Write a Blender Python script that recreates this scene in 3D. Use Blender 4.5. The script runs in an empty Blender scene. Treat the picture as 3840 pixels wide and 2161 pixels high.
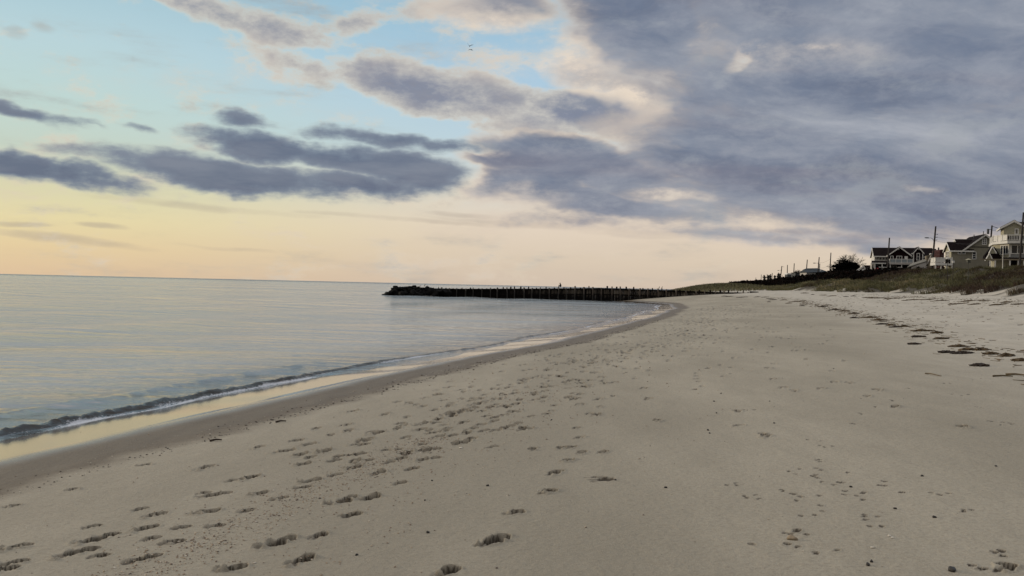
import bpy, math, random
import numpy as np
from mathutils import Vector, Matrix, Euler
random.seed(7); RNG = np.random.default_rng(11)
R = math.radians
C = bpy.context.scene.collection

# ------------------------------------------------------------------ camera
F, CAMZ = 3200.0, 2.4                 # focal length in pixels of the 3840 px wide photograph
cd = bpy.data.cameras.new('camera'); cam = bpy.data.objects.new('camera', cd); C.objects.link(cam)
cd.sensor_width = 36.0; cd.lens = 36.0*F/3840.0; cd.clip_start = .1; cd.clip_end = 60000
CAMR = (Euler((R(90-.17), 0, 0)).to_matrix() @ Matrix.Rotation(R(1.31), 3, 'Z'))
cam.matrix_world = Matrix.Translation((0, 0, CAMZ)) @ CAMR.to_4x4()
bpy.context.scene.camera = cam

def ray(px, py): return CAMR @ Vector(((px-1920)/F, -(py-1080.5)/F, -1))
def at(px, py, Y):                    # world point seen at a photo pixel, at distance Y ahead
    d = ray(px, py); k = Y/d.y
    return Vector((d.x*k, Y, CAMZ+d.z*k))

# ------------------------------------------------------------------ node helpers
def lin(r, g, b, k=1.0):
    f = lambda c: ((c/255+.055)/1.055)**2.4 if c > 10 else c/255/12.92
    return (f(r)*k, f(g)*k, f(b)*k, 1)
class NT:
    def __init__(s, nt): s.nt = nt; s.n = nt.nodes; s.l = nt.links
    def put(s, sock, v):
        if isinstance(v, bpy.types.NodeSocket): s.l.new(v, sock)
        elif v is not None: sock.default_value = v
    def math(s, op, a, b=None, c=None, clamp=False):
        n = s.n.new('ShaderNodeMath'); n.operation = op; n.use_clamp = clamp
        for i, v in enumerate((a, b, c)): s.put(n.inputs[i], v)
        return n.outputs[0]
    def mr(s, v, a, b, c=0., d=1., smooth=False):
        n = s.n.new('ShaderNodeMapRange'); n.interpolation_type = 'SMOOTHSTEP' if smooth else 'LINEAR'
        s.put(n.inputs['Value'], v)
        for k, q in (('From Min', a), ('From Max', b), ('To Min', c), ('To Max', d)): s.put(n.inputs[k], q)
        return n.outputs[0]
    def mapping(s, v, loc=(0,0,0), rot=(0,0,0), scale=(1,1,1), kind='POINT'):
        n = s.n.new('ShaderNodeMapping'); n.vector_type = kind; s.put(n.inputs['Vector'], v)
        n.inputs['Location'].default_value = loc; n.inputs['Rotation'].default_value = rot; n.inputs['Scale'].default_value = scale
        return n.outputs[0]
    def noise(s, v, scale, detail=4, rough=.5, dist=0., out='Fac'):
        n = s.n.new('ShaderNodeTexNoise'); s.put(n.inputs['Vector'], v)
        n.inputs['Scale'].default_value = scale; n.inputs['Detail'].default_value = detail
        n.inputs['Roughness'].default_value = rough; n.inputs['Distortion'].default_value = dist
        return n.outputs[out]
    def mix(s, f, a, b, mode='MIX'):
        n = s.n.new('ShaderNodeMix'); n.data_type = 'RGBA'; n.blend_type = mode
        s.put(n.inputs[0], f); s.put(n.inputs[6], a); s.put(n.inputs[7], b)
        return n.outputs[2]
    def ramp(s, f, stops):
        n = s.n.new('ShaderNodeValToRGB'); s.put(n.inputs[0], f); e = n.color_ramp.elements
        while len(e) < len(stops): e.new(.5)
        for k, (p, c) in enumerate(stops): e[k].position = p; e[k].color = c
        return n.outputs[0]
    def vmath(s, op, a, b=None, out=0):
        n = s.n.new('ShaderNodeVectorMath'); n.operation = op; s.put(n.inputs[0], a)
        if b is not None: s.put(n.inputs[1], b)
        return n.outputs[out]
    def comb(s, x, y, z):
        n = s.n.new('ShaderNodeCombineXYZ')
        for i, v in enumerate((x, y, z)): s.put(n.inputs[i], v)
        return n.outputs[0]
    def sep(s, v):
        n = s.n.new('ShaderNodeSeparateXYZ'); s.put(n.inputs[0], v); return n.outputs
    def attr(s, name, out='Fac'):
        n = s.n.new('ShaderNodeAttribute'); n.attribute_name = name; return n.outputs[out]
    def bump(s, h, strength, dist, normal=None):
        n = s.n.new('ShaderNodeBump'); s.put(n.inputs['Height'], h)
        s.put(n.inputs['Strength'], strength); n.inputs['Distance'].default_value = dist
        if normal is not None: s.l.new(normal, n.inputs['Normal'])
        return n.outputs[0]

# ------------------------------------------------------------------ sky
SUN_AZ, SUN_EL = R(-62), R(9)         # the sun stands low over the sea, left of the picture
w = bpy.data.worlds.new('World'); bpy.context.scene.world = w; w.use_nodes = True
w.node_tree.nodes.clear(); N = NT(w.node_tree)
tc = N.n.new('ShaderNodeTexCoord').outputs['Generated']
dx, dy, dz = N.sep(tc)
az = N.math('ARCTAN2', dx, dy); el0 = N.math('ARCSINE', dz); el = N.math('ABSOLUTE', el0)
sp = N.comb(az, el, 0.)
zz = N.math('ADD', N.math('MAXIMUM', el, 0.), .10)
plane = N.comb(N.math('DIVIDE', dx, zz), N.math('DIVIDE', dy, zz), 0.)     # a flat layer of cloud overhead
wob = N.noise(N.mapping(tc, scale=(1, 1, 1.6)), 5.5, 4, .55, out='Color')
wob2 = N.noise(N.mapping(tc, scale=(1, 1, 2.0)), 21., 3, .6, out='Color')
warp = N.vmath('ADD', N.vmath('MULTIPLY', N.vmath('SUBTRACT', wob, (.5, .5, .5)), (.14, .05, 0)),
               N.vmath('MULTIPLY', N.vmath('SUBTRACT', wob2, (.5, .5, .5)), (.035, .018, 0)))
spw = N.vmath('ADD', sp, warp)
def blob(u, v, ru, rv, rot=0., amp=1., src=None):      # one bank of cloud by its bearing and height
    d = ray(u*1.4907, v*1.4907).normalized(); a = math.atan2(d.x, d.y); e = math.asin(d.z); ca = math.cos(a)
    m = N.mapping(src or spw, loc=(a, e, 0), rot=(0, 0, R(-rot)), scale=(ru*1.4907/F*ca*ca, rv*1.4907/F*ca, 1), kind='TEXTURE')
    q = N.vmath('DOT_PRODUCT', m, m, out='Value')
    return N.math('MULTIPLY', N.math('SUBTRACT', 1., q, clamp=True), amp)
def union(lst):
    o = lst[0]
    for b in lst[1:]:
        n = N.n.new('ShaderNodeMath'); n.operation = 'SMOOTH_MAX'; n.inputs[2].default_value = .15
        N.put(n.inputs[0], o); N.put(n.inputs[1], b); o = n.outputs[0]
    return o
zz2 = N.math('ADD', el, .30)
plane2 = N.comb(N.math('DIVIDE', dx, zz2), N.math('DIVIDE', dy, zz2), 0.)
wobp = N.vmath('MULTIPLY', N.vmath('SUBTRACT', wob, (.5, .5, .5)), (.35, .35, 0))
plane2 = N.vmath('ADD', plane2, wobp)
n_big = N.noise(N.mapping(plane2, rot=(0, 0, R(-24)), scale=(.7, 1.3, 1)), 1.9, 8, .60, 0.)
n_fine = N.noise(N.mapping(tc, scale=(1, 1, 2.0)), 12, 9, .66, 0.)
mass = union([blob(1950, 590, 720, 50, 3, .85), blob(1500, 560, 380, 40, 4, .8), blob(1380, 410, 320, 78, 6, 1.5), blob(1320, 470, 230, 60, 4, 1.25), blob(1560, 520, 430, 58, 5, 1.35), blob(1250, 30, 200, 60, 0, .8), blob(2050, 200, 650, 240, 0, 1.5), blob(2000, 330, 620, 200, 0, 1.4), blob(1560, 210, 230, 90, 20, .95), blob(2250, 40, 900, 330, 8, 1.7), blob(1650, 60, 330, 190, 15, 1.25), blob(2300, 420, 950, 215, 3, 1.7), blob(1600, 450, 420, 95, 6, 1.15),
              blob(3300, 300, 1500, 370, 0, 1.7), blob(2050, 520, 780, 95, 4, 1.15), blob(2500, 560, 600, 60, 0, 1.0)])
mid = union([blob(1480, 285, 260, 70, 6, 1.5), blob(1100, 225, 330, 75, 11, 1.35), blob(1330, 330, 210, 34, 4, .8), blob(760, 168, 150, 52, 14, .82), blob(960, 205, 190, 60, 15, 1.0), blob(1200, 240, 270, 72, 9, 1.15), blob(1330, 300, 190, 50, 4, 1.0),
             blob(1010, 30, 230, 36, -6, .7), blob(490, 15, 190, 62, 10, 1.2), blob(720, 75, 220, 48, 14, 1.05), blob(900, 60, 150, 40, -10, .9), blob(1080, 262, 160, 30, 10, .8)])
low = union([blob(1000, 350, 260, 30, 4, 1.2), blob(640, 385, 140, 30, 8, .9), blob(110, 425, 350, 52, 8, 1.45), blob(580, 446, 430, 58, 7, 1.5), blob(760, 388, 370, 48, 9, 1.35), blob(985, 428, 190, 68, 8, 1.45),
             blob(930, 350, 210, 34, 4, 1.1), blob(650, 308, 110, 30, 3, 1.0), blob(60, 290, 160, 26, 9, 1.0), blob(0, 268, 70, 28, 9, 1.0), blob(330, 322, 85, 17, 6, .9),
             blob(150, 305, 130, 14, 9, .8), blob(850, 470, 260, 36, 3, 1.1)])
spt = N.vmath('ADD', sp, N.vmath('MULTIPLY', warp, (.5, .22, 0)))
thin = union([blob(250, 567, 90, 11, 2, .8, spt), blob(50, 565, 110, 9, 0, .7, spt), blob(160, 602, 280, 17, 5, .7, spt), blob(1150, 540, 110, 11, 2, .6, spt),
              blob(560, 622, 160, 9, 3, .5, spt), blob(1000, 552, 420, 9, 2, .55, spt), blob(1450, 575, 520, 12, 3, .6, spt), blob(500, 520, 420, 14, 3, .55, spt), blob(1560, 590, 200, 12, 3, .5, spt), blob(80, 64, 45, 20, 3, .5, spt), blob(0, 74, 40, 26, 3, .6, spt)])
holes = union([blob(1890, 140, 110, 36, -20, .6), blob(2080, 136, 90, 18, 3, .6), blob(1700, 480, 130, 20, 4, .5),
               blob(2380, 470, 110, 14, 2, .35), blob(1160, 372, 110, 20, 12, .6), blob(1150, 440, 90, 36, 12, .6), blob(2030, 150, 260, 60, 0, .35)])
n_low = N.noise(N.mapping(tc, scale=(1, 1, 5.)), 7., 8, .6)
streak = N.noise(N.mapping(plane2, rot=(0, 0, R(-20)), scale=(.55, 1.25, 1), loc=(4, 2, 0)), 2.6, 8, .60, 0.)
massd = N.math('SUBTRACT', N.math('ADD', mass, N.math('ADD', N.mr(n_big, .3, .7, -.34, .34), N.mr(n_fine, .3, .7, -.30, .24))), N.math('MULTIPLY', N.math('MULTIPLY', holes, N.mr(n_fine, .40, .60, .0, 1.3)), .95))
midd = N.math('ADD', mid, N.math('ADD', N.mr(n_big, .3, .7, -.35, .25), N.mr(n_fine, .3, .7, -.62, .5)))
lowd = N.math('ADD', low, N.math('ADD', N.mr(n_fine, .3, .7, -.36, .26), N.mr(n_low, .3, .7, -.34, .26)))
def over(col, colcloud, d, a0, a1, k=1.):
    return N.mix(N.math('MULTIPLY', N.mr(d, a0, a1, smooth=True), k), col, colcloud)
S = .5                                                     # ramp positions: elevation in radians over 1.0
clear_l = N.ramp(el, [(0, lin(222,194,160)), (.03, lin(229,206,163)), (.06, lin(230,217,170)), (.095, lin(217,216,178)), (.13, lin(198,212,198)),
                      (.18, lin(192,216,212)), (.24, lin(186,213,219)), (.32, lin(162,197,212)), (.6, lin(150,180,205)), (1., lin(180,195,210))])
clear_r = N.ramp(el, [(0, lin(210,192,174)), (.03, lin(219,202,181)), (.07, lin(228,212,193)), (.11, lin(218,214,205)), (.16, lin(192,212,222)),
                      (.22, lin(178,206,226)), (.32, lin(150,190,214)), (.6, lin(150,180,205)), (1., lin(180,195,210))])
clear = N.mix(N.mr(az, R(-30), R(2), smooth=True), clear_l, clear_r)
glow = N.math('MULTIPLY', N.mr(N.math('ABSOLUTE', N.math('ADD', az, R(78))), R(48), R(8), smooth=True), N.mr(el, .75, .1, smooth=True))
clear = N.mix(glow, clear, lin(248,224,190,1.6))
nis = N.n.new('ShaderNodeTexSky'); nis.sky_type = 'NISHITA'; nis.sun_disc = False
nis.sun_elevation = SUN_EL; nis.sun_rotation = SUN_AZ; nis.air_density = 1.2; nis.dust_density = 1.5
nish = N.vmath('SCALE', nis.outputs[0]); nish.node.inputs['Scale'].default_value = .08
clear = N.mix(.03, clear, nish)
cshade = lambda d, lo, hi: N.ramp(N.mr(d, lo, hi), [(0, lin(232,216,190)), (.3, lin(188,184,180)), (.6, lin(126,131,150)), (1, lin(92,101,126))])
col = clear
col = over(col, lin(170,158,146), N.math('ADD', thin, N.mr(n_low, .3, .7, -.35, .25)), .0, .8, .5)
col = over(col, cshade(midd, .2, 1.85), midd, .02, .75, .92)
massmod = N.math('ADD', N.mr(streak, .28, .72, 0, 1), N.math('MULTIPLY', N.mr(mass, 1., .35), .25))
masscol = N.ramp(N.math('SUBTRACT', 1., massmod, clamp=True), [(0, lin(166,170,180)), (.3, lin(136,143,158)), (.6, lin(111,121,142)), (1, lin(86,96,120))])
lit = N.math('MULTIPLY', union([blob(1350, 150, 300, 100, 20, 1.5), blob(1500, 225, 190, 70, 20, 1.3), blob(1150, 60, 150, 70, 0, .8), blob(1260, 490, 200, 30, 4, .5), holes]), N.mr(n_fine, .38, .62, .05, 1.1), clamp=True)
masscol = N.mix(N.mr(n_fine, .45, .68, 0, .30), masscol, lin(150,162,182))
pink = N.noise(N.mapping(plane, rot=(0, 0, R(-12)), scale=(.35, 1.3, 1), loc=(3, 8, 0)), 1.4, 4, .5)
masscol = N.mix(N.mr(pink, .5, .7, 0, .35), masscol, lin(124,116,130))
masscol = N.mix(N.mr(massd, 1.0, .25, 0, .85, smooth=True), masscol, lin(226,208,188))
masscol = N.mix(lit, masscol, lin(232,216,198))
col = over(col, masscol, massd, -.05, .75, .96)
lowcol = N.ramp(N.mr(lowd, .2, 1.1), [(0, lin(186,192,184)), (.35, lin(146,156,164)), (.7, lin(116,128,146)), (1, lin(97,108,130))])
lowcol = N.mix(N.mr(n_low, .42, .68, 0, .55), lowcol, lin(140,146,158))
col = over(col, lowcol, lowd, .0, .95, .95)
# unseen sky, brightened overhead and dimmed low behind, to shape the scene's light
behind = N.mr(dy, .25, -.35, smooth=True); high = N.mr(el, .45, .95, smooth=True); back = N.math('MAXIMUM', behind, high)
gain = N.math('ADD', N.math('MULTIPLY', N.mr(behind, 0, 1, 1., .55), N.mr(high, 0, 1, 1, 0)), N.math('MULTIPLY', high, 1.75))
col = N.mix(back, col, N.mix(.5, col, (.62, .50, .40, 1)))
col = N.vmath('SCALE', col); gn = col.node; N.put(gn.inputs['Scale'], gain)
bg = N.n.new('ShaderNodeBackground'); N.put(bg.inputs[0], col); bg.inputs[1].default_value = 1.0
wo = N.n.new('ShaderNodeOutputWorld'); N.l.new(bg.outputs[0], wo.inputs[0])
w.cycles.sampling_method = 'MANUAL'; w.cycles.sample_map_resolution = 512

sd = bpy.data.lights.new('sun', 'SUN'); sd.energy = 1.5; sd.angle = R(12); sd.color = (1, .86, .66)
sun = bpy.data.objects.new('sun', sd); C.objects.link(sun)
sun.rotation_euler = Vector((math.sin(SUN_AZ)*math.cos(SUN_EL), math.cos(SUN_AZ)*math.cos(SUN_EL), math.sin(SUN_EL))).to_track_quat('Z', 'Y').to_euler()
vs = bpy.context.scene.view_settings
vs.view_transform = 'Standard'; vs.look = 'None'; vs.exposure = 0.0; vs.gamma = 1; vs.use_curve_mapping = False
bpy.context.scene.cycles.max_bounces = 6

# ------------------------------------------------------------------ object helpers
def tag(o, label=None, cat=None, group=None, kind=None):
    for k, v in (('label', label), ('category', cat), ('group', group), ('kind', kind)):
        if v: o[k] = v
    return o
def thing(name, loc, label, cat, group=None, rotz=0.):
    o = bpy.data.objects.new(name, None); C.objects.link(o); o.location = loc; o.rotation_euler.z = rotz
    o.empty_display_size = .3
    return tag(o, label, cat, group)
class MB:
    def __init__(s): s.v = []; s.f = []
    def add(s, vs_, fs):
        k = len(s.v); s.v += [tuple(p) for p in vs_]; s.f += [tuple(i+k for i in f) for f in fs]; return s
    def box(s, x0, x1, y0, y1, z0, z1):
        if x1 < x0: x0, x1 = x1, x0
        if y1 < y0: y0, y1 = y1, y0
        if z1 < z0: z0, z1 = z1, z0
        return s.add([(x0,y0,z0),(x1,y0,z0),(x1,y1,z0),(x0,y1,z0),(x0,y0,z1),(x1,y0,z1),(x1,y1,z1),(x0,y1,z1)],
              [(0,3,2,1),(4,5,6,7),(0,1,5,4),(1,2,6,5),(2,3,7,6),(3,0,4,7)])
    def prism(s, pts, axis, a, b):       # a 2D outline pushed from a to b along x or y
        n = len(pts); q = (lambda p, t: (t, p[0], p[1])) if axis == 'x' else (lambda p, t: (p[0], t, p[1]))
        return s.add([q(p, a) for p in pts]+[q(p, b) for p in pts],
              [tuple(range(n))[::-1], tuple(range(n, 2*n))]+[(i, (i+1) % n, n+(i+1) % n, n+i) for i in range(n)])
    def tube(s, pts, rad, n=6):
        pts = [Vector(p) for p in pts]; rings = []
        if not hasattr(rad, '__len__'): rad = [rad]*len(pts)
        for i, p in enumerate(pts):
            t = (pts[min(i+1, len(pts)-1)]-pts[max(i-1, 0)]).normalized()
            u = t.cross(Vector((0, 0, 1)) if abs(t.z) < .95 else Vector((1, 0, 0))).normalized(); v = t.cross(u)
            rings.append([p+(u*math.cos(a)+v*math.sin(a))*rad[i] for a in [2*math.pi*k/n for k in range(n)]])
        f = [(i*n+k, i*n+(k+1) % n, (i+1)*n+(k+1) % n, (i+1)*n+k) for i in range(len(pts)-1) for k in range(n)]
        f += [tuple(range(n))[::-1], tuple(range((len(pts)-1)*n, len(pts)*n))]
        return s.add([p for r in rings for p in r], f)
    def ball(s, c, r, seg=10, rings=7, f=None):
        c = Vector(c); r = (r, r, r) if not hasattr(r, '__len__') else r; vv = []
        for i in range(rings+1):
            th = math.pi*i/rings
            for k in range(seg):
                ph = 2*math.pi*k/seg; d = Vector((math.sin(th)*math.cos(ph), math.sin(th)*math.sin(ph), math.cos(th)))
                g = f(d) if f else 1; vv.append((c.x+d.x*r[0]*g, c.y+d.y*r[1]*g, c.z+d.z*r[2]*g))
        return s.add(vv, [(i*seg+k, (i+1)*seg+k, (i+1)*seg+(k+1) % seg, i*seg+(k+1) % seg) for i in range(rings) for k in range(seg)])
    def build(s, name, mat, parent=None, loc=None, smooth=False):
        me = bpy.data.meshes.new(name); me.from_pydata(s.v, [], s.f); me.update()
        if mat: me.materials.append(mat)
        if smooth: me.polygons.foreach_set('use_smooth', [True]*len(me.polygons))
        o = bpy.data.objects.new(name, me); C.objects.link(o)
        if parent: o.parent = parent
        if loc is not None: o.location = loc
        return o
def npmesh(name, verts, faces, mat, attrs=None, smooth=True, size=4):
    me = bpy.data.meshes.new(name); nf = len(faces)
    me.vertices.add(len(verts)); me.vertices.foreach_set('co', np.asarray(verts, np.float32).ravel())
    me.loops.add(nf*size); me.loops.foreach_set('vertex_index', np.asarray(faces, np.int32).ravel())
    me.polygons.add(nf); me.polygons.foreach_set('loop_start', np.arange(0, nf*size, size, dtype=np.int32))
    me.polygons.foreach_set('use_smooth', np.full(nf, smooth))
    for k, a in (attrs or {}).items():
        at_ = me.attributes.new(k, 'FLOAT', 'POINT'); at_.data.foreach_set('value', np.asarray(a, np.float32).ravel())
    me.materials.append(mat); me.update(calc_edges=True)
    o = bpy.data.objects.new(name, me); C.objects.link(o); return o
def mat(name, col, rough=.8, var=.15, scale=3., metallic=0., bump=0., ior=1.45):
    spec = .08 if max(col) < .02 and rough > .5 else .5
    m = bpy.data.materials.new(name); m.use_nodes = True; n = NT(m.node_tree); p = m.node_tree.nodes['Principled BSDF']
    g = n.n.new('ShaderNodeNewGeometry').outputs['Position']
    f = n.noise(g, scale, 5, .6)
    c2 = tuple(max(0, c*(1-var*1.6)) for c in col[:3])+(1,); c1 = tuple(c*(1+var) for c in col[:3])+(1,)
    n.put(p.inputs['Base Color'], n.mix(n.mr(f, .3, .7), c2, c1)); p.inputs['Roughness'].default_value = rough
    p.inputs['Metallic'].default_value = metallic; p.inputs['IOR'].default_value = ior; p.inputs['Specular IOR Level'].default_value = spec
    if bump: n.put(p.inputs['Normal'], n.bump(f, bump, .05))
    return m

# ------------------------------------------------------------------ numeric noise
def vnoise(x, y, seed=0):
    xi = np.floor(x).astype(np.int64); yi = np.floor(y).astype(np.int64); fx = x-xi; fy = y-yi
    fx = fx*fx*(3-2*fx); fy = fy*fy*(3-2*fy)
    def h(a, b):
        n = (a*374761393+b*668265263+seed*144665) & 0xffffffff
        n = ((n ^ (n >> 13))*1274126177) & 0xffffffff
        return ((n ^ (n >> 16)) & 0xffffff)/float(0xffffff)
    return (h(xi,yi)*(1-fx)+h(xi+1,yi)*fx)*(1-fy)+(h(xi,yi+1)*(1-fx)+h(xi+1,yi+1)*fx)*fy-.5
def fbm(x, y, o=4, seed=0):
    x = np.asarray(x, float); y = np.asarray(y, float); t = 0; a = 1.
    for i in range(o): t = t+a*vnoise(x*2**i, y*2**i, seed+i); a *= .5
    return t
def sstep(v, a, b):
    t = np.clip((np.asarray(v, float)-a)/(b-a), 0, 1); return t*t*(3-2*t)

# ------------------------------------------------------------------ the lie of the land (sea level = 0)
SY = [-400, 0, 10.2, 25, 35, 59.6, 85, 110, 128, 140, 154, 165, 200, 250, 300, 400, 600, 1000, 3000, 30000]
SX = [-122, -9.0, -6.1, -1.85, 1.8, 8.7, 15.2, 21.0, 23.6, 22.4, 19.5, 21, 30, 42, 50, 72, 125, 235, 800, 8000]
_yy = np.concatenate([np.arange(-400, 400, 1.), np.geomspace(400, 30000, 300)])
_xx = np.interp(_yy, SY, SX); _k = np.ones(9)/9; _xx[5:790] = np.convolve(_xx, _k, 'same')[5:790]
def shore(y): return np.interp(y, _yy, _xx)+.25*fbm(np.asarray(y, float)*.09, 0*np.asarray(y, float), 3, 5)*np.clip(np.asarray(y, float)/30, .6, 3)
def sdist(x, y): return (x-shore(y))*.962
def water_edge(y): return -1.65+.9*vnoise(y*.11, y*0, 31)*1.2+.25*vnoise(y*.7, y*0, 33)
PA = ([-400,-30,-10,-2.2,-1.75,0,2,9,14,22,30,36,41,50,58,200], [-9,-2.5,-.95,-.06,-.005,.145,.30,.80,1.05,1.6,2.4,4.0,3.8,6.7,6.3,6.2])
PB = ([-400,-30,-10,-2.2,-1.75,0,2,7,14,20,30,36,44,60,200], [-9,-2.5,-.95,-.06,-.005,.145,.35,.95,1.65,2.1,2.6,4.2,4.6,5.2,5.2])
def zland(x, y):
    x = np.asarray(x, float); y = np.asarray(y, float); s = sdist(x, y)
    s = s+18*sstep(y, 350, 600)*sstep(s, 6, 14); t = np.where(s < 30, sstep(y, 60, 140), sstep(y, 152, 174))
    sm = lambda P: (np.interp(s, *P)*2+np.interp(s-.8, *P)+np.interp(s+.8, *P))/4
    z = np.where(s < 1.2, np.interp(s, *PA), (1-t)*sm(PA)+t*sm(PB))
    z = z-1.0*sstep(y, 150, 240)*sstep(s, 30, 34)*(1-sstep(s, 40, 47))
    t2 = sstep(s, 29, 33)
    z = z+t2*(.75*fbm(x*.09, y*.09, 4, 9)+.65*fbm(x*.3, y*.3, 3, 12)*sstep(s, 30, 36))
    z = z+sstep(s, 11, 18)*(1-t2)*.09*fbm(x*.5, y*.5, 4, 15)
    z = z+.02*fbm(x*.35, y*.35, 3, 17)*sstep(s, 1.5, 5)
    z = z+1.9*np.exp(-((x-63)/15)**2-((y-262)/22)**2)
    return z
def ground_z(x, y): return float(zland(x, y))
def hit(px, py):                      # where the sight line through a photo pixel meets the sand
    d = ray(px, py); Y = 2.5
    while Y < 900:
        k = Y/d.y
        if CAMZ+d.z*k < ground_z(d.x*k, Y): break
        Y *= 1.004
    return d.x*k, Y

# ------------------------------------------------------------------ materials of the setting
def sand_material():
    m = bpy.data.materials.new('beach_sand'); m.use_nodes = True; n = NT(m.node_tree); p = m.node_tree.nodes['Principled BSDF']
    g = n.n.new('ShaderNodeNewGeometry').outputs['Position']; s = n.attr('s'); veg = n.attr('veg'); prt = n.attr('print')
    s = n.math('ADD', s, n.mr(n.noise(g, .7, 4, .6), .2, .8, -.5, .5))
    big = n.noise(n.mapping(g, rot=(0,0,R(-15)), scale=(.35,.12,1)), 1., 5, .55); fine = n.noise(g, 32., 5, .75); mid = n.noise(n.mapping(g, rot=(0,0,R(-15)), scale=(2.,.6,1)), 1.2, 5, .6)
    grain = n.noise(g, 120., 3, .8)
    c = n.mix(n.mr(s, 10., 18., smooth=True), (.385,.345,.275,1), (.53,.49,.42,1))                  # damp beach, dry upper beach
    c = n.mix(n.mr(big, .36, .62, 0, .8), c, n.mix(n.mr(s, 11, 15), (.27,.242,.19,1), (.44,.40,.34,1)))
    c = n.mix(n.mr(mid, .38, .66, 0, .32), c, (.26,.235,.185,1))
    c = n.mix(n.mr(fine, .45, .66, 0, .42), c, (.2,.17,.13,1))
    c = n.mix(n.mr(grain, .58, .72, 0, .5), c, (.60,.56,.49,1)); c = n.mix(n.mr(grain, .42, .28, 0, .55), c, (.12,.10,.075,1))
    c = n.mix(n.mr(s, 2.05, 1.35, 0, 1, smooth=True), c, n.mix(n.mr(mid,.3,.7), (.115,.09,.064,1), (.155,.125,.09,1)))                         # wet band
    c = n.mix(n.mr(prt, .1, .9, 0, .92), c, (.055,.042,.030,1))  # shade inside the footprints, painted dark into the sand colour
    c = n.mix(n.mr(veg, 0, 1, 0, .9), c, (.030,.024,.014,1))
    n.put(p.inputs['Base Color'], c)
    film = n.mr(n.math('ADD', n.attr('s'), n.mr(n.noise(g, .5, 3, .5), .2, .8, -.12, .12)), .55, -.25, smooth=True)
    n.put(p.inputs['Roughness'], n.mr(film, 0, 1, n.mr(s, 1.2, 2.2, .62, .93), .10))
    n.put(p.inputs['IOR'], n.mr(film, 0, 1, 1.35, 2.2))
    h = n.math('ADD', n.math('MULTIPLY', fine, .6), n.math('ADD', n.math('MULTIPLY', grain, .25), n.math('MULTIPLY', n.noise(g, 9., 4, .6), 1.2)))
    rough = n.mr(film, 0, .8, 1, .02)
    n.put(p.inputs['Normal'], n.bump(h, n.math('MULTIPLY', rough, 1.), .02))
    return m
def water_material():
    m = bpy.data.materials.new('sea_water'); m.use_nodes = True; n = NT(m.node_tree); p = m.node_tree.nodes['Principled BSDF']
    g = n.n.new('ShaderNodeNewGeometry').outputs['Position']; s = n.attr('s'); foam = n.attr('foam')
    x, y, z = n.sep(g)
    far = n.mr(y, 60, 900, smooth=True)
    r1 = n.noise(n.mapping(g, rot=(0,0,R(12)), scale=(1.1,3.2,1)), 2.4, 4, .6, .3)
    r2 = n.noise(n.mapping(g, rot=(0,0,R(-14)), scale=(.35,1.2,1)), 1.1, 4, .55, .2)
    r3 = n.noise(n.mapping(g, rot=(0,0,R(3)), scale=(.03,.16,1)), 1., 4, .55, .4)
    r4 = n.noise(n.mapping(g, rot=(0,0,R(8)), scale=(5,12,1)), 2.2, 2, .6)
    h = n.math('ADD', n.math('MULTIPLY', r1, .075), n.math('ADD', n.math('MULTIPLY', r2, .16), n.math('ADD', n.math('MULTIPLY', r3, 2.2), n.math('MULTIPLY', r4, .012))))
    amp = n.mr(s, -1.2, -6, .25, 1.0)
    nb = n.bump(h, n.math('MULTIPLY', amp, .85), 1.0)
    gust = n.noise(n.mapping(g, rot=(0,0,R(2)), scale=(.004,.03,1)), 1., 4, .6)
    base = n.mix(n.mr(s, -2.1, -7, smooth=True), (.05,.048,.046,1), (.19,.21,.21,1))
    base = n.mix(n.mr(y, 700, 2500, smooth=True), base, (.035,.07,.095,1))
    fn = n.noise(n.mapping(g, scale=(1,1,1)), 7., 6, .75, .5); fn2 = n.noise(g, 28., 3, .7)
    fm = n.math('MULTIPLY', n.mr(n.math('ADD', n.math('MULTIPLY', foam, .46), n.math('ADD', n.math('MULTIPLY', fn, .5), n.math('MULTIPLY', fn2, .75))), .93, 1.08), n.mr(foam, .02, .2))
    fm = n.math('MULTIPLY', fm, .8)
    base = n.mix(fm, base, (.60,.61,.66,1))
    n.put(p.inputs['Base Color'], base)
    rg = n.math('ADD', n.mr(gust, .35, .65, .06, .15), n.math('MULTIPLY', n.mr(y, 300, 3000), .12))
    n.put(p.inputs['Roughness'], n.mix(fm, rg, (.75,.75,.75,1)))
    crest = n.attr('crest'); n.put(p.inputs['IOR'], n.math('MINIMUM', n.mr(y, 400, 1400, 3.2, 1.3), n.mr(crest, .1, .7, 3.2, 1.15))); n.put(p.inputs['Normal'], nb)
    return m
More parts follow.
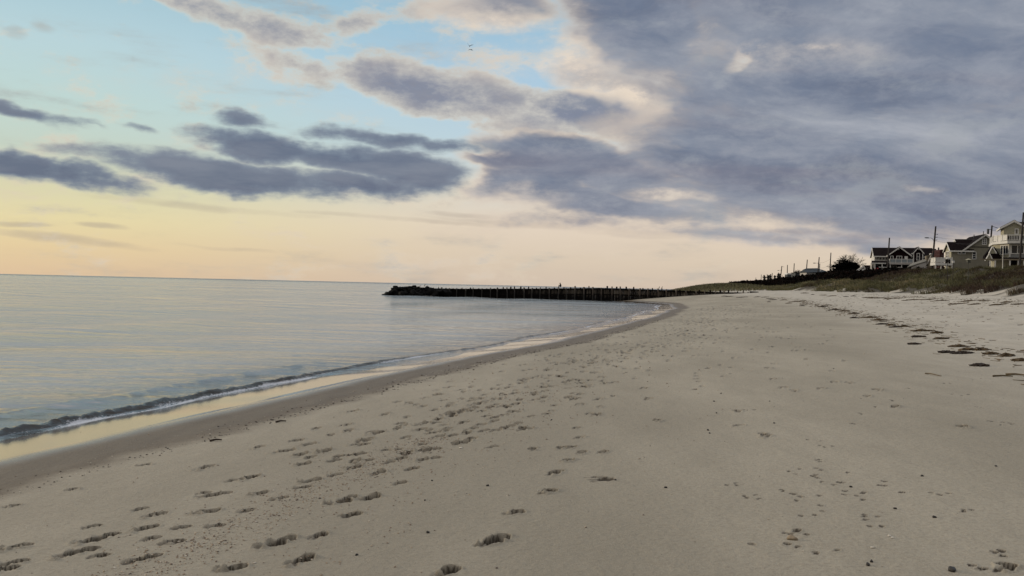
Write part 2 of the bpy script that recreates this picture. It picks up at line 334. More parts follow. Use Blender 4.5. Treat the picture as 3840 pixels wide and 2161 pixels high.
M = dict(
    timber=mat('dark_wet_timber', (.008,.0065,.006), .8, .5, 2.),
    pile=mat('weathered_pile', (.06,.047,.038), .85, .5, 1.5),
    rock=mat('black_rock', (.006,.006,.006), .8, .4, 2., bump=.6),
    roof=mat('dark_shingle', (.010,.006,.006), .95, .35, 2.),
    grey_roof=mat('grey_shingle', (.17,.16,.14), .95, .2, 2.),
    white=mat('white_paint', (.66,.64,.60), .6, .06, 1.),
    maroon=mat('maroon_siding', (.012,.005,.006), .9, .2, 1.5),
    greige=mat('greige_siding', (.225,.205,.155), .85, .08, 1.2),
    cream=mat('cream_and_lit_siding', (.37,.345,.25), .85, .08, 1.2),  # cream boards, and painted light on sea-facing walls
    greywall=mat('grey_siding', (.24,.24,.235), .85, .08, 1.2),
    tan=mat('tan_board', (.20,.165,.115), .9, .15, 2.),
    palewall=mat('pale_wall', (.45,.42,.39), .85, .1, 1.),
    shedwall=mat('shed_wall', (.075,.08,.085), .85, .15, 1.),
    brick=mat('dark_red_brick', (.05,.013,.011), .9, .3, 3.),
    glass=mat('window_glass', (.012,.014,.022), .12, .1, 1.),
    curtain=mat('curtained_glass', (.13,.12,.10), .3, .2, 2.),
    rail_glass=mat('balcony_panel', (.26,.29,.31), .3, .1, 1.),
    dark=mat('shadow_and_dark_parts', (.012,.010,.010), .9, .2, 1.),  # near-black painted for shaded rooms and doorway; also dark gourds, chair backs
    pole=mat('pole_timber', (.042,.036,.034), .9, .3, 2.),
    metal=mat('lamp_metal', (.07,.075,.085), .5, .2, 2.),
    wire=mat('wire', (.05,.05,.055), .7, .1, 1.),
    bark=mat('bark', (.012,.010,.009), .95, .3, 3.),
    twig=mat('twig', (.035,.029,.025), .95, .3, 3.),
    pine=mat('pine_needles', (.004,.004,.003), .95, .4, 3.),
    pink=mat('pink_blossom', (.62,.13,.16), .8, .25, 6.),
    wrack=mat('dry_wrack', (.11,.075,.038), .9, .5, 12.),
    wrack_dark=mat('dark_weed', (.035,.022,.014), .8, .4, 12.),
    straw=mat('reed_straw', (.11,.08,.042), .9, .4, 8.),
    coat=mat('dark_coat', (.012,.012,.016), .9, .2, 5.), skin=mat('skin', (.26,.16,.11), .7, .1, 5.), jeans=mat('pale_trousers', (.16,.16,.18), .9, .15, 5.),
    gull=mat('gull_plumage', (.06,.065,.08), .8, .3, 5.),
    shell=mat('pale_shell', (.52,.47,.39), .5, .25, 30.), pebble=mat('dark_pebble', (.025,.022,.02), .6, .4, 40.), flat_stone=mat('tan_stone', (.27,.21,.14), .7, .2, 20.),
    teal=mat('green_weathered_board', (.10,.10,.08), .8, .3, 5.))
SAND, WATER = sand_material(), water_material()

# ------------------------------------------------------------------ footprints and paw marks pressed into the sand
prints = []                            # x, y, angle, length, width, depth, rough
def tracks(lst, ox, sc, kind=0):
    for u, v, k in lst:
        x, y = hit(ox+u/sc, 1300+v/sc)
        if kind == 0:
            a = R(random.uniform(25, 62)); L = .13+.10*k
            prints.append((x, y, a, L, .085+.035*k, .040+.040*k, 1.))
        else:
            for j in range(random.choice((2, 3, 3, 4))):
                prints.append((x+random.gauss(0, .10*k+.02), y+random.gauss(0, .13*k+.02), R(random.uniform(0, 60)), (.05+.05*k*random.random()), .035+.02*k, .006+.010*k, 1.))
tracks([(560,1228,1.2),(670,1196,.8),(425,1312,1.),(530,1288,.9),(90,1270,1.1),(60,1372,1.1),(10,1410,.8),(965,1065,1.),(1290,1045,1.2),(905,1150,1.),(1320,942,1.2),
  (1400,930,.6),(1620,932,.9),(1565,832,1.2),(1460,848,.5),(1945,852,1.1),(1905,745,1.),(1955,700,.6),(2040,665,.8),(2225,765,.9),(2250,680,.7),(2130,985,1.1),(2190,965,.8),
  (2205,1068,.7),(2325,955,.7),(1700,1258,1.),(1770,1228,1.),(1885,1360,1.),(1450,1405,.8),(840,1355,.5),(940,1338,.6),(1065,1237,.4),(1105,1240,.3),(615,1322,.4),(1355,1138,.4),
  (1140,1145,.4),(1550,1040,.5),(870,1030,.5),(905,748,.6),(570,1140,.4),(1760,963,.5),(1905,890,.5),(2105,815,.7),(2000,1203,.5),(1280,925,.3),(950,1215,.3),(70,1010,.3),(450,905,.3)], 0, 1.684)
tracks([(355,803,1.),(485,865,.5),(310,955,.6),(705,708,.6),(570,775,.6),(530,675,1.),(490,710,.8),(640,655,1.),(710,650,.8),(430,735,.5),(200,768,.9),
  (265,600,1.),(320,540,.7),(495,487,.8),(720,400,.8),(820,360,.8),(960,327,.6),(945,583,.8),(830,440,.8),(900,480,1.1),(740,570,.8),(830,563,.7),(720,485,.8),(765,498,.7),
  (795,520,.5),(680,532,.6),(535,575,.6),(630,618,.5),(1045,440,.7),(1200,410,.8),(1105,365,.7),(1005,357,.6),(965,388,.6),(1095,330,.6),(1155,305,.6),(1230,278,.6),(1300,258,.6),
  (1395,235,.5),(1450,217,.5),(1540,195,.5),(1300,212,.7),(1130,267,.7),(1200,240,.6),(1245,488,.6),(1325,443,.5),(1400,350,.7),(1450,408,.5),(1600,295,.5),(1590,338,.5),
  (1700,245,.6),(1760,383,.5),(1840,315,.5),(1930,168,.5),(1630,575,.5),(1550,723,.7),(1460,808,.6),(1490,795,.3),(1425,920,.7),(1215,1055,.6),(1060,1245,1.),(1110,1222,.9),
  (780,1430,.9),(1645,673,.5),(1780,668,.4),(1510,642,.5),(1580,640,.4),(1100,533,.8),(1650,160,.5),(1740,135,.4),(1820,105,.4),(1850,70,.4),(1700,120,.4),(1500,150,.4),
  (1480,372,.4),(1690,425,.3),(1610,518,.3),(250,680,.5),(400,655,.4),(480,650,.4),(290,720,.5),(160,690,.4),(890,610,.4),(1085,635,.3)], 1200, 1.684)
tracks([(935,1215,1.2),(1000,1268,.7),(840,1170,.4),(960,790,.6),(1080,790,.5),(1005,815,.4),(1170,860,.5),(1520,908,.9),(1410,865,.5),(1880,930,.6),(1275,940,.4),
  (940,935,.4),(1040,1040,.5),(1020,1085,.5),(1480,1148,.5),(1315,1062,.4),(2065,1390,.6),(1980,1035,.3),(2180,480,.5),(2270,490,.5),(2210,1305,.5),(610,405,.5),
  (1500,340,.4),(660,942,.3),(860,910,.3),(900,965,.3),(550,880,.3),(1880,235,.4),(1660,265,.4),(1980,308,.5),(2050,385,.4),(1290,490,.3),(1100,600,.3),(1100,635,.3),(1040,715,.4),(1330,425,.2),(1440,382,.3)], 2440, 1.684, 1)
tracks([(550,500,.5),(700,553,.3),(455,190,.3),(290,170,.3),(290,185,.3),(290,203,.3),(300,222,.3),(280,272,.3),(320,252,.3),(505,130,.2),(505,170,.2),(2240,1400,.5),(455,30,.3),(500,80,.4),(110,85,.4)], 2440, 1.684)
_x, _y = hit(1200+1765/1.684, 1300+845/1.684)
prints += [(_x, _y, R(5), .26, .16, .016, 1.), (_x-.04, _y+.13, R(-5), .20, .05, .018, 1.)]
for i in range(1500):                   # the trodden path on towards the groin
    y = 9+random.random()**1.0*90; s_ = random.gauss(4.4+.015*y, .7+.014*y)
    if random.random() < .25: s_ = random.uniform(2.3, 11)
    k = random.uniform(.5, 1.1)
    prints.append((float(shore(y))+max(2.1, s_)/.962, y, R(random.uniform(30, 90)), (.11+.14*k*random.random()+.007*min(y, 12))*(1+.006*y), (.075+.035*k)*(1+.008*y), (.034+.03*k)*(1+y*.014), random.random()))
for i in range(500):                   # churned dry sand up to the dune
    y = random.uniform(20, 110); s_ = random.uniform(15, 29)
    prints.append((float(shore(y))+s_/.962, y, R(random.uniform(0, 180)), .3, .16, .03, 1.))

def fan_rows(y0=4.0, y1=420, k=.55):
    r = [y0]
    while r[-1] < y1: r.append(r[-1]+min(max(.012, r[-1]**2/1365*k), max(.25, r[-1]*.010)))
    return np.array(r)
rows = np.concatenate([-np.geomspace(400, 3, 24), np.linspace(-2.5, 3.9, 26), fan_rows(), np.geomspace(430, 30000, 60)])
uc = np.linspace(-.66, .66, 940)
uo = .66+np.geomspace(.004, 60, 70)
us = np.concatenate([-uo[::-1], uc, uo])
def make_beach():
    Y = rows[:, None]; W = np.maximum(Y, 4.0); X = W*us[None, :]; Y = np.broadcast_to(Y, X.shape).copy()
    X = np.clip(X, -30000, 30000)
    Z = zland(X, Y); S_ = sdist(X, Y); P = np.zeros_like(X)
    # sea bed drops under the water, the swash edge wanders
    Z = Z+np.where(np.abs(S_+1.65) < 1.5, -.09*(water_edge(Y)+1.65), 0)
    for (x0, y0, a, L, Wd, D, rg) in prints:
        rr = L*1.5; i0, i1 = np.searchsorted(rows, (y0-rr, y0+rr))
        if i1 <= i0: continue
        ww = max(y0, 4.0); j0, j1 = np.searchsorted(us, ((x0-rr)/(max(y0-rr, 4)) if x0 < 0 else (x0-rr)/(y0+rr), (x0+rr)/(y0+rr) if x0 < 0 else (x0+rr)/max(y0-rr, 4)))
        if j1 <= j0: continue
        xs_, ys_ = X[i0:i1, j0:j1]-x0, Y[i0:i1, j0:j1]-y0
        wob = .018*vnoise(xs_*22+x0*9, ys_*22+y0*9, 3)
        A = (xs_*math.cos(a)+ys_*math.sin(a)); B = (-xs_*math.sin(a)+ys_*math.cos(a))+wob
        dirty = vnoise(xs_*31+x0*5, ys_*31, 6)*.25
        ht = np.sqrt(((A-L*.22)/(L*.30))**2+(B/(Wd*.50))**2)+dirty      # the deep toe
        hh = np.sqrt(((A+L*.20)/(L*.30))**2+((B+.01)/(Wd*.44))**2)+dirty  # the heel, filled by crumbled sand
        q = np.minimum(ht, hh)
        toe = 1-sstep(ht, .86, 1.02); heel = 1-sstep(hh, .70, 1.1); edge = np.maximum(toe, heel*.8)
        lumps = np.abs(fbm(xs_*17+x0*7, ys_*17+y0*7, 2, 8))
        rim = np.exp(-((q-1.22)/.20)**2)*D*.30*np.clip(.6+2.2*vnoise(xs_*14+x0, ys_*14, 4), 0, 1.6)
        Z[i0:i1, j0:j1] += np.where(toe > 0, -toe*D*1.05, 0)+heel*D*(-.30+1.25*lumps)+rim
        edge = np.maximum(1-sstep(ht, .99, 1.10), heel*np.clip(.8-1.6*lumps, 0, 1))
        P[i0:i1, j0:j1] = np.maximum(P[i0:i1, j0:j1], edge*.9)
    near = (Y > 3.5) & (Y < 30)
    Z = Z+np.where(near & (S_ > 2), .0035*fbm(X*5, Y*3, 4, 41)+.0018*fbm(X*28, Y*28, 2, 44), 0)
    veg = sstep(S_+2.2*fbm(X*.35, Y*.35, 3, 51)*2, 30.5, 32.5)
    veg = np.maximum(veg, np.exp(-((X-63)/15)**2-((Y-265)/20)**2) > .25)
    n, m = X.shape
    idx = np.arange(n*m).reshape(n, m)
    f = np.stack([idx[:-1, :-1], idx[:-1, 1:], idx[1:, 1:], idx[1:, :-1]], -1).reshape(-1, 4)
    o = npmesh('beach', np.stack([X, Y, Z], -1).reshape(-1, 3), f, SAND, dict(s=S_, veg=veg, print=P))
    tag(o, kind='structure')
make_beach()

def make_sea():
    wr = np.concatenate([-np.geomspace(400, 5, 20), np.linspace(-4, 8, 60), fan_rows(8.05, 420, .45), np.geomspace(430, 30000, 90)])
    sc = np.concatenate([np.linspace(1.2, -5.2, 230), -5.2-np.geomspace(.03, 60, 120), -66-np.geomspace(4, 30000, 70)])
    Y = np.broadcast_to(wr[:, None], (len(wr), len(sc))); S_ = np.broadcast_to(sc[None, :], Y.shape)
    X = shore(Y)+S_/.962
    we = water_edge(Y)
    c1 = -2.15+.35*fbm(Y*.10, Y*0, 3, 21)+.10*fbm(Y*.9, S_*.0, 2, 23)
    fade = .55+.9*np.clip(vnoise(Y*.06, Y*0, 27)+.3, 0, 1); fade = fade*np.where(Y < 22, 1, .8)
    d = S_-c1
    a1 = .07*fade*(1+.5*fbm(X*2.6, Y*2.6, 3, 25)+.5*fbm(X*9, Y*9, 2, 26))
    r1 = a1*np.where(d > 0, np.exp(-(d/.11)**2), np.exp(-(d/.20)**2))
    c2 = -3.7+.35*fbm(Y*.12, Y*0, 2, 61)
    win = sstep(Y, 10, 15)*(1-sstep(Y, 23, 27))
    r2 = .055*win*(1+.6*fbm(X*1.6, Y*1.6, 3, 62))*np.exp(-((S_-c2)/.30)**2)
    c3 = -1.8+0*Y
    rip = .016*fbm(X*2.2, Y*2.2, 3, 71)*sstep(-S_, 1.3, 3.2)*(1-sstep(Y, 40, 90))
    swell = .07*np.sin((S_*.55+Y*.02)+2*fbm(X*.03, Y*.03, 2, 77))*sstep(-S_, 6, 20)*(1-sstep(Y, 200, 500))
    foamy = fbm(X*.8, Y*.5, 3, 81)
    foam = np.exp(-((d-.16)/.12)**2)*(.42+foamy*1.2)+.55*np.exp(-((S_-we+.06)/.06)**2)
    foam = foam+.35*np.exp(-((d-.6)/.3)**2)*np.clip(foamy+.25, 0, 1)
    foam = foam*np.where(Y < 170, 1, 0)
    foam = foam+.75*np.clip(1-np.abs(Y-116)/22, 0, 1)*np.exp(-((S_+1.6)/1.1)**2)
    Z = r1+r2+rip+swell-.05*np.clip(S_+.9, 0, 3)
    n, m = X.shape
    idx = np.arange(n*m).reshape(n, m)
    f = np.stack([idx[:-1, :-1], idx[1:, :-1], idx[1:, 1:], idx[:-1, 1:]], -1).reshape(-1, 4)
    o = npmesh('sea', np.stack([X, Y, Z], -1).reshape(-1, 3), f, WATER, dict(s=S_, foam=foam, crest=np.exp(-((d-.04)/.15)**2)*np.where(Y < 60, 1, .5)))
    tag(o, kind='structure')
make_sea()
#PART2
# ------------------------------------------------------------------ buildings
def window(par, side, plane, a0, a1, z0, z1, mull=(1, 1), fw=.13, glass=None, arch=False, frame=None):
    """a framed window on a wall facing the viewer (side 'f', at y=plane) or facing the sea (side 'l', at x=plane)"""
    m, g = MB(), MB()
    def bx(q, u0, u1, w0, w1, d0, d1):
        if side == 'f': q.box(u0, u1, plane-d1, plane-d0, w0, w1)
        else: q.box(plane-d1, plane-d0, u0, u1, w0, w1)
    bx(m, a0-fw, a0, z0-fw, z1+fw, -.02, .09); bx(m, a1, a1+fw, z0-fw, z1+fw, -.02, .09)
    bx(m, a0, a1, z0-fw, z0, -.02, .085); bx(m, a0, a1, z1, z1+fw, -.02, .085)
    for i in range(1, mull[0]):
        c = a0+(a1-a0)*i/mull[0]; bx(m, c-.045, c+.045, z0, z1, -.02, .07)
    for i in range(1, mull[1]):
        c = z0+(z1-z0)*i/mull[1]; bx(m, a0, a1, c-.04, c+.04, -.02, .065)
    if arch:
        ca = (a0+a1)/2; r = (a1-a0)/2; pts = [(ca+(r+fw)*math.cos(t), z1+(r*.75+fw)*math.sin(t)) for t in np.linspace(0, math.pi, 11)]
        m.prism(pts, 'y' if side == 'f' else 'x', plane-.08, plane+.02)
        pts = [(ca+r*math.cos(t), z1+r*.75*math.sin(t)) for t in np.linspace(0, math.pi, 11)]
        g.prism(pts, 'y' if side == 'f' else 'x', plane-.10, plane-.03)
    bx(g, a0, a1, z0, z1, -.01, .04)
    fo = m.build('window', frame or M['white'], par); g.build('pane', glass or M['glass'], fo)
    return fo
def gable_roof(par, x0, x1, y0, y1, ze, zr, axis, mat_, oh=.45, t=.28, name='roof', trim=True, ends=(True, True)):
    """pitched roof; axis is the direction of the ridge"""
    if axis == 'y': a0, a1, b0, b1 = x0, x1, y0, y1
    else: a0, a1, b0, b1 = y0, y1, x0, x1
    am = (a0+a1)/2; sl = (zr-ze)/((a1-a0)/2)
    prof = lambda o, u, t_: [(a0-o, ze-sl*o+u), (am, zr+u), (a1+o, ze-sl*o+u), (a1+o, ze-sl*o+u-t_), (am, zr+u-t_*1.15), (a0-o, ze-sl*o+u-t_)]
    m = MB().prism(prof(oh, .10, t), axis, b0-oh, b1+oh); r = m.build(name, mat_, par)
    if trim:
        q = MB()
        if ends[0]: q.prism(prof(oh+.03, .05, .34), axis, b0-oh-.09, b0-oh-.003)
        if ends[1]: q.prism(prof(oh+.03, .05, .34), axis, b1+oh+.003, b1+oh+.09)
        e = ze-sl*oh
        q.box(*((a0-oh-.10, a0-oh-.035, b0-oh, b1+oh) if axis == 'y' else (b0-oh, b1+oh, a0-oh-.10, a0-oh-.035)), e-.28, e+.02)
        q.build('roof_trim', M['white'], par)
    return r
def gable_wall(m, x0, x1, y0, y1, z0, ze, zr, axis):
    if axis == 'y': m.prism([(x0, z0), (x1, z0), (x1, ze), ((x0+x1)/2, zr), (x0, ze)], 'y', y0, y1)
    else: m.prism([(y0, z0), (y1, z0), (y1, ze), ((y0+y1)/2, zr), (y0, ze)], 'x', x0, x1)
    return m
def railing(m, a, b, h=1.0, n=None, panel=None):
    a, b = Vector(a), Vector(b); L = (b-a).length; n = n or max(1, round(L/1.7)); u = (b-a)/L; s_ = Vector((-u.y, u.x, 0))
    for i in range(n+1):
        p = a+(b-a)*i/n; m.box(p.x-.08, p.x+.08, p.y-.08, p.y+.08, p.z, p.z+h+.1)
    for zz_, t in ((h-.08, .06), (.08, .05)):
        c = [(a+s_*.05).to_tuple()[:2], (b+s_*.05).to_tuple()[:2], (b-s_*.05).to_tuple()[:2], (a-s_*.05).to_tuple()[:2]]
        m.add([(p[0], p[1], (a.z if k in (0, 3) else b.z)+zz_) for k, p in enumerate(c)]+[(p[0], p[1], (a.z if k in (0, 3) else b.z)+zz_+t*2) for k, p in enumerate(c)],
              [(0,3,2,1),(4,5,6,7),(0,1,5,4),(1,2,6,5),(2,3,7,6),(3,0,4,7)])
    if panel is not None:
        c = [(a+s_*.02), (b+s_*.02), (b-s_*.02), (a-s_*.02)]
        panel.add([(p.x, p.y, p.z+.17) for p in c]+[(p.x, p.y, p.z+h-.1) for p in c], [(0,3,2,1),(4,5,6,7),(0,1,5,4),(1,2,6,5),(2,3,7,6),(3,0,4,7)])

class Reg:                              # reads points off one enlarged crop of the photograph, in the frame of a house turned by phi
    def __init__(s, ox, oy, sc, Y, phi=0, u0=0):
        s.o = (ox, oy, sc, Y); s.phi = R(phi); s.p = at(ox+u0/sc, oy+500/sc, Y)
    def pt(s, u, v, Y):
        d = ray(s.o[0]+u/s.o[2], s.o[1]+v/s.o[2]); m = Matrix.Rotation(-s.phi, 3, 'Z'); q = Vector((s.p.x, s.p.y, 0))
        o = m @ (Vector((0, 0, 0))-q)+q; d = m @ d; k = ((Y or s.o[3])-o.y)/d.y
        return Vector((o.x+d.x*k, 0, CAMZ+d.z*k))
    def x(s, u, v=500, Y=None): return s.pt(u, v, Y).x
    def z(s, v, u=800, Y=None): return s.pt(u, v, Y).z

# --- the greige gabled house
def greige_house():
    Y = 180.; q = Reg(3440, 780, 6.0425, Y, -13, 1100); G = 5.6
    x0, xe, xa = q.x(770, 1100), q.x(1040, 945), q.x(1535, 600); x1 = 2*xa-xe
    ze, zr = q.z(945, 1040), q.z(600, 1535); zw = q.z(765, 655); d = 11.
    h = thing('gabled_house', (q.p.x, Y, G), 'greige sided house with arched window and steep dark gable roof behind the dune', 'house')
    o = Vector((x0, Y, G)); P = lambda m: setattr(m, 'v', [(a-o.x, b-o.y, c-o.z) for a, b, c in m.v]) or m
    # everything below is written in world metres and shifted to the house's base at the end
    m = gable_wall(MB(), xe, x1, Y, Y+d, G, ze, zr-.1, 'y'); kids = []
    m.build('wall', M['greige'], h)
    m = MB(); gable_wall(m, x0, xe+.3, Y+.003, Y+4.8, G, ze, zw-.1, 'x'); m.build('side_wing', M['greige'], h)
    MB().prism([(Y+.08, G), (Y+4.7, G), (Y+4.7, ze-.1), (Y+2.4, zw-.35), (Y+.08, ze-.1)], 'x', x0-.06, x0).build('lit_sea_wall', M['cream'], h)  # paler skin on the greige wing: light on its sea side, painted in
    gable_roof(h, xe, x1, Y, Y+d, ze, zr, 'y', M['roof'], oh=.4)
    gable_roof(h, x0, xe+1.7, Y, Y+4.8, ze, zw, 'x', M['roof'], oh=.35, ends=(True, False), name='wing_roof')
    gable_roof(h, q.x(900, 715, Y+2.6), q.x(1240, 715, Y+2.6), Y+1.5, Y+5.5, ze+.7, q.z(718, 1000, Y+3.5), 'x', M['roof'], oh=.2, ends=(True, False), name='dormer_roof')
    MB().box(xe+.2, x1, Y-.05, Y-.003, q.z(886, 1300)-.07, q.z(886, 1300)+.07).build('trim_band', M['roof'], h)
    MB().box(x0-.02, x0+.14, Y-.05, Y+.0, G, ze-.3).build('corner_board', M['cream'], h)
    window(h, 'f', Y, q.x(1482, 760), q.x(1553, 760), q.z(822, 1520), q.z(708, 1520), (2, 3), .15)
    window(h, 'f', Y, q.x(932, 1010), q.x(1076, 1010), q.z(1035, 1000), q.z(984, 1000), (2, 1), .15)
    window(h, 'f', Y, q.x(1254, 1070), q.x(1322, 1070), q.z(1152, 1290), q.z(1015, 1290), (1, 3), .13, arch=True)
    window(h, 'l', x0-.06, Y+1.4, Y+3.7, q.z(1125, 680), q.z(985, 680), (2, 2), .15, glass=M['curtain'])
    MB().tube([(q.x(1285, 620, Y+5), Y+5, zr-.8), (q.x(1285, 620, Y+5), Y+5, zr+.25)], .09).build('vent_pipe', M['metal'], h)
    # white deck on the sea side
    xd0, xd1 = q.x(418, 1200, 178.), x0-.3; zd = q.z(1240, 500, 178.)
    m, pn = MB(), MB(); railing(m, (xd0, 178, zd), (xd1, 178, zd), 1.05, 3, pn); railing(m, (xd0, 178, zd), (xd0, 182, zd), 1.05, 2, pn)
    m.build('deck_railing', M['white'], h); pn.build('railing_panel', M['white'], h)
    MB().box(xd0-.1, xd1+.2, 177.9, 182.2, zd-.55, zd).build('deck', M['white'], h)
    m = MB()
    for k in range(4):
        xx = xd0+(xd1-xd0)*k/3; MB().box(xx-.1, xx+.1, 178, 178.2, G, zd-.55).build('deck_post', M['white'], h)
    return h, o
def settle(h, o, phi=0):                       # children were written in world metres: keep them there while the parent sits at its base
    for c in h.children: c.matrix_parent_inverse = Matrix.Translation(-Vector(h.location))
    h.rotation_euler.z = R(phi)
settle(*greige_house(), -13)

# --- the dark two-gabled house
def dark_house():
    Y = 230.; q = Reg(3240, 880, 8.05, Y, -17.6, 750); G = 5.0
    X = lambda u, v=500, y=None: q.x(u, v, y); Z = lambda v, u=1000, y=None: q.z(v, u, y)
    h = thing('shingled_house', (q.p.x, Y, G), 'long black two gabled house with white trim, balcony and porch', 'house')
    xL, xR = X(335), X(2290); xg0, xg1 = X(752), X(1395)
    ze, zr = Z(625, 1000), Z(378, 1000)
    # main block: ridge along the facade, set back behind the gables
    m = MB(); gable_wall(m, X(720), xR, Y+2, Y+10, G, ze, zr-.1, 'x'); m.build('wall', M['maroon'], h)
    m = MB(); gable_wall(m, xL, X(720), Y+1.2, Y+10, Z(790, 500), ze, zr-.1, 'x'); m.build('sunroom', M['white'], h)
    gable_roof(h, xL+.2, X(2110), Y+1.2, Y+10, ze, zr, 'x', M['roof'], oh=.45, ends=(True, False))
    m = MB()                              # the hipped end on the right
    m.add([(X(2090), Y+5.6, zr+.05), (xR+.5, Y+.75, ze-.3), (xR+.5, Y+10.4, ze-.3), (X(2090)-.5, Y+.75, ze-.3), (X(2090)-.5, Y+10.4, ze-.3)], [(0, 3, 1), (0, 1, 2), (0, 2, 4), (3, 4, 2, 1), (0, 4, 3)])
    m.build('hip_roof', M['roof'], h)
    # wide gable with the balcony
    m = MB(); gable_wall(m, xg0, xg1, Y, Y+3, Z(880), Z(600), Z(385, 1045), 'y'); m.build('balcony_gable', M['maroon'], h)
    gable_roof(h, xg0, xg1, Y, Y+5.2, Z(600), Z(368, 1045), 'y', M['roof'], oh=.38, ends=(True, False), name='gable_roof')
    m = MB(); gable_wall(m, X(1500), X(1762), Y-.6, Y+3, Z(872, 1600), Z(530, 1600), Z(395, 1640), 'y'); m.build('window_gable', M['maroon'], h)
    gable_roof(h, X(1500), X(1762), Y-.6, Y+5.2, Z(520, 1600), Z(378, 1640), 'y', M['roof'], oh=.34, ends=(True, False), name='small_gable_roof')
    m = MB()
    for u in (1488, 1762): MB().box(X(u)-.10, X(u)+.13, Y-.68, Y-.55, Z(865, 1600), Z(545, 1600)).build('corner_board', M['white'], h)
    for u in (1038, 1638):
        MB().box(X(u)-.18, X(u)+.18, (Y if u < 1500 else Y-.6)-.08, (Y if u < 1500 else Y-.6)-.003, Z(468, u), Z(425, u)).build('gable_vent', M['white'], h)
    window(h, 'f', Y, X(812), X(878), Z(755, 840), Z(655, 840), (1, 1), .13)
    window(h, 'f', Y, X(998), X(1140), Z(760, 1060), Z(658, 1060), (2, 1), .13)
    window(h, 'f', Y-.6, X(1597), X(1664), Z(768, 1630), Z(580, 1630), (1, 2), .14)
    window(h, 'f', Y+2, X(1800, 700, Y+2), X(1862, 700, Y+2), Z(745, 1830, Y+2), Z(650, 1830, Y+2), (1, 1), .12)
    MB().box(X(1228), X(1325), Y-.06, Y-.003, Z(800, 1270), Z(655, 1270)).build('door', M['white'], h, )
    for u0, u1, g in ((345, 372, 'glass'), (388, 445, 'curtain'), (462, 530, 'glass'), (556, 628, 'glass'), (648, 708, 'glass')):
        window(h, 'f', Y+1.2, X(u0, 700, Y+1.2), X(u1, 700, Y+1.2), Z(760, 500, Y+1.2), Z(655, 500, Y+1.2), (1, 1), .05, glass=M[g])
    # balcony
    zb = Z(868, 1100); m, pn = MB(), MB(); railing(m, (X(762), Y-2.4, zb), (X(1445), Y-2.4, zb), 1.05, 4, pn); railing(m, (X(762), Y-2.4, zb), (X(762), Y-.1, zb), 1.05, 1, pn)
    m.build('balcony_railing', M['white'], h); pn.build('railing_panel', M['rail_glass'], h)
    MB().box(X(745), X(1470), Y-2.5, Y-.003, Z(912), zb).build('balcony_deck', M['palewall'], h)
    m = MB()
    for u in (770, 1112): MB().box(X(u)-.09, X(u)+.09, Y-2.4, Y-2.2, G, Z(912)).build('balcony_post', M['white'], h)
    MB().box(X(745), X(1500), Y, Y+3, G, Z(882)).build('ground_floor', M['dark'], h)
    for u in (800, 905): window(h, 'f', Y-.003, X(u), X(u+80), Z(1045, 880), Z(950, 880), (1, 1), .08)
    # porch on the left
    xp0, xp1 = X(225), X(700); zp = Z(862, 400)
    MB().prism([(Y-2.6, zp), (Y+1.2, zp), (Y+1.2, Z(788, 400)), (Y-1.0, Z(792, 400))], 'x', xp0+.2, xp1).build('porch_roof', M['roof'], h)
    MB().box(X(190), X(640), Y-2.75, Y-2.5, Z(892, 400), Z(862, 400)).build('porch_fascia', M['white'], h)
    m = MB()
    for u in (312, 528, 700): MB().box(X(u)-.12, X(u)+.12, Y-2.6, Y-2.36, G, Z(888, 500)).build('porch_post', M['white'], h)
    MB().box(X(325), X(720), Y-.8, Y+1.2, G, zp).build('porch_room', M['dark'], h)
    MB().box(X(215), X(325), Y-2.2, Y+1.2, G, zp).build('bay', M['palewall'], h)
    for u in (225, 275): window(h, 'f', Y-2.2, X(u), X(u+36), Z(1080, 260), Z(930, 260), (1, 1), .07, glass=M['curtain'])
    m = MB(); railing(m, (X(440), Y-2.5, Z(1075, 500)), (X(690), Y-2.5, Z(1075, 500)), .75, 2); m.build('porch_railing', M['white'], h)
    settle(h, None, -17.6)
dark_house()

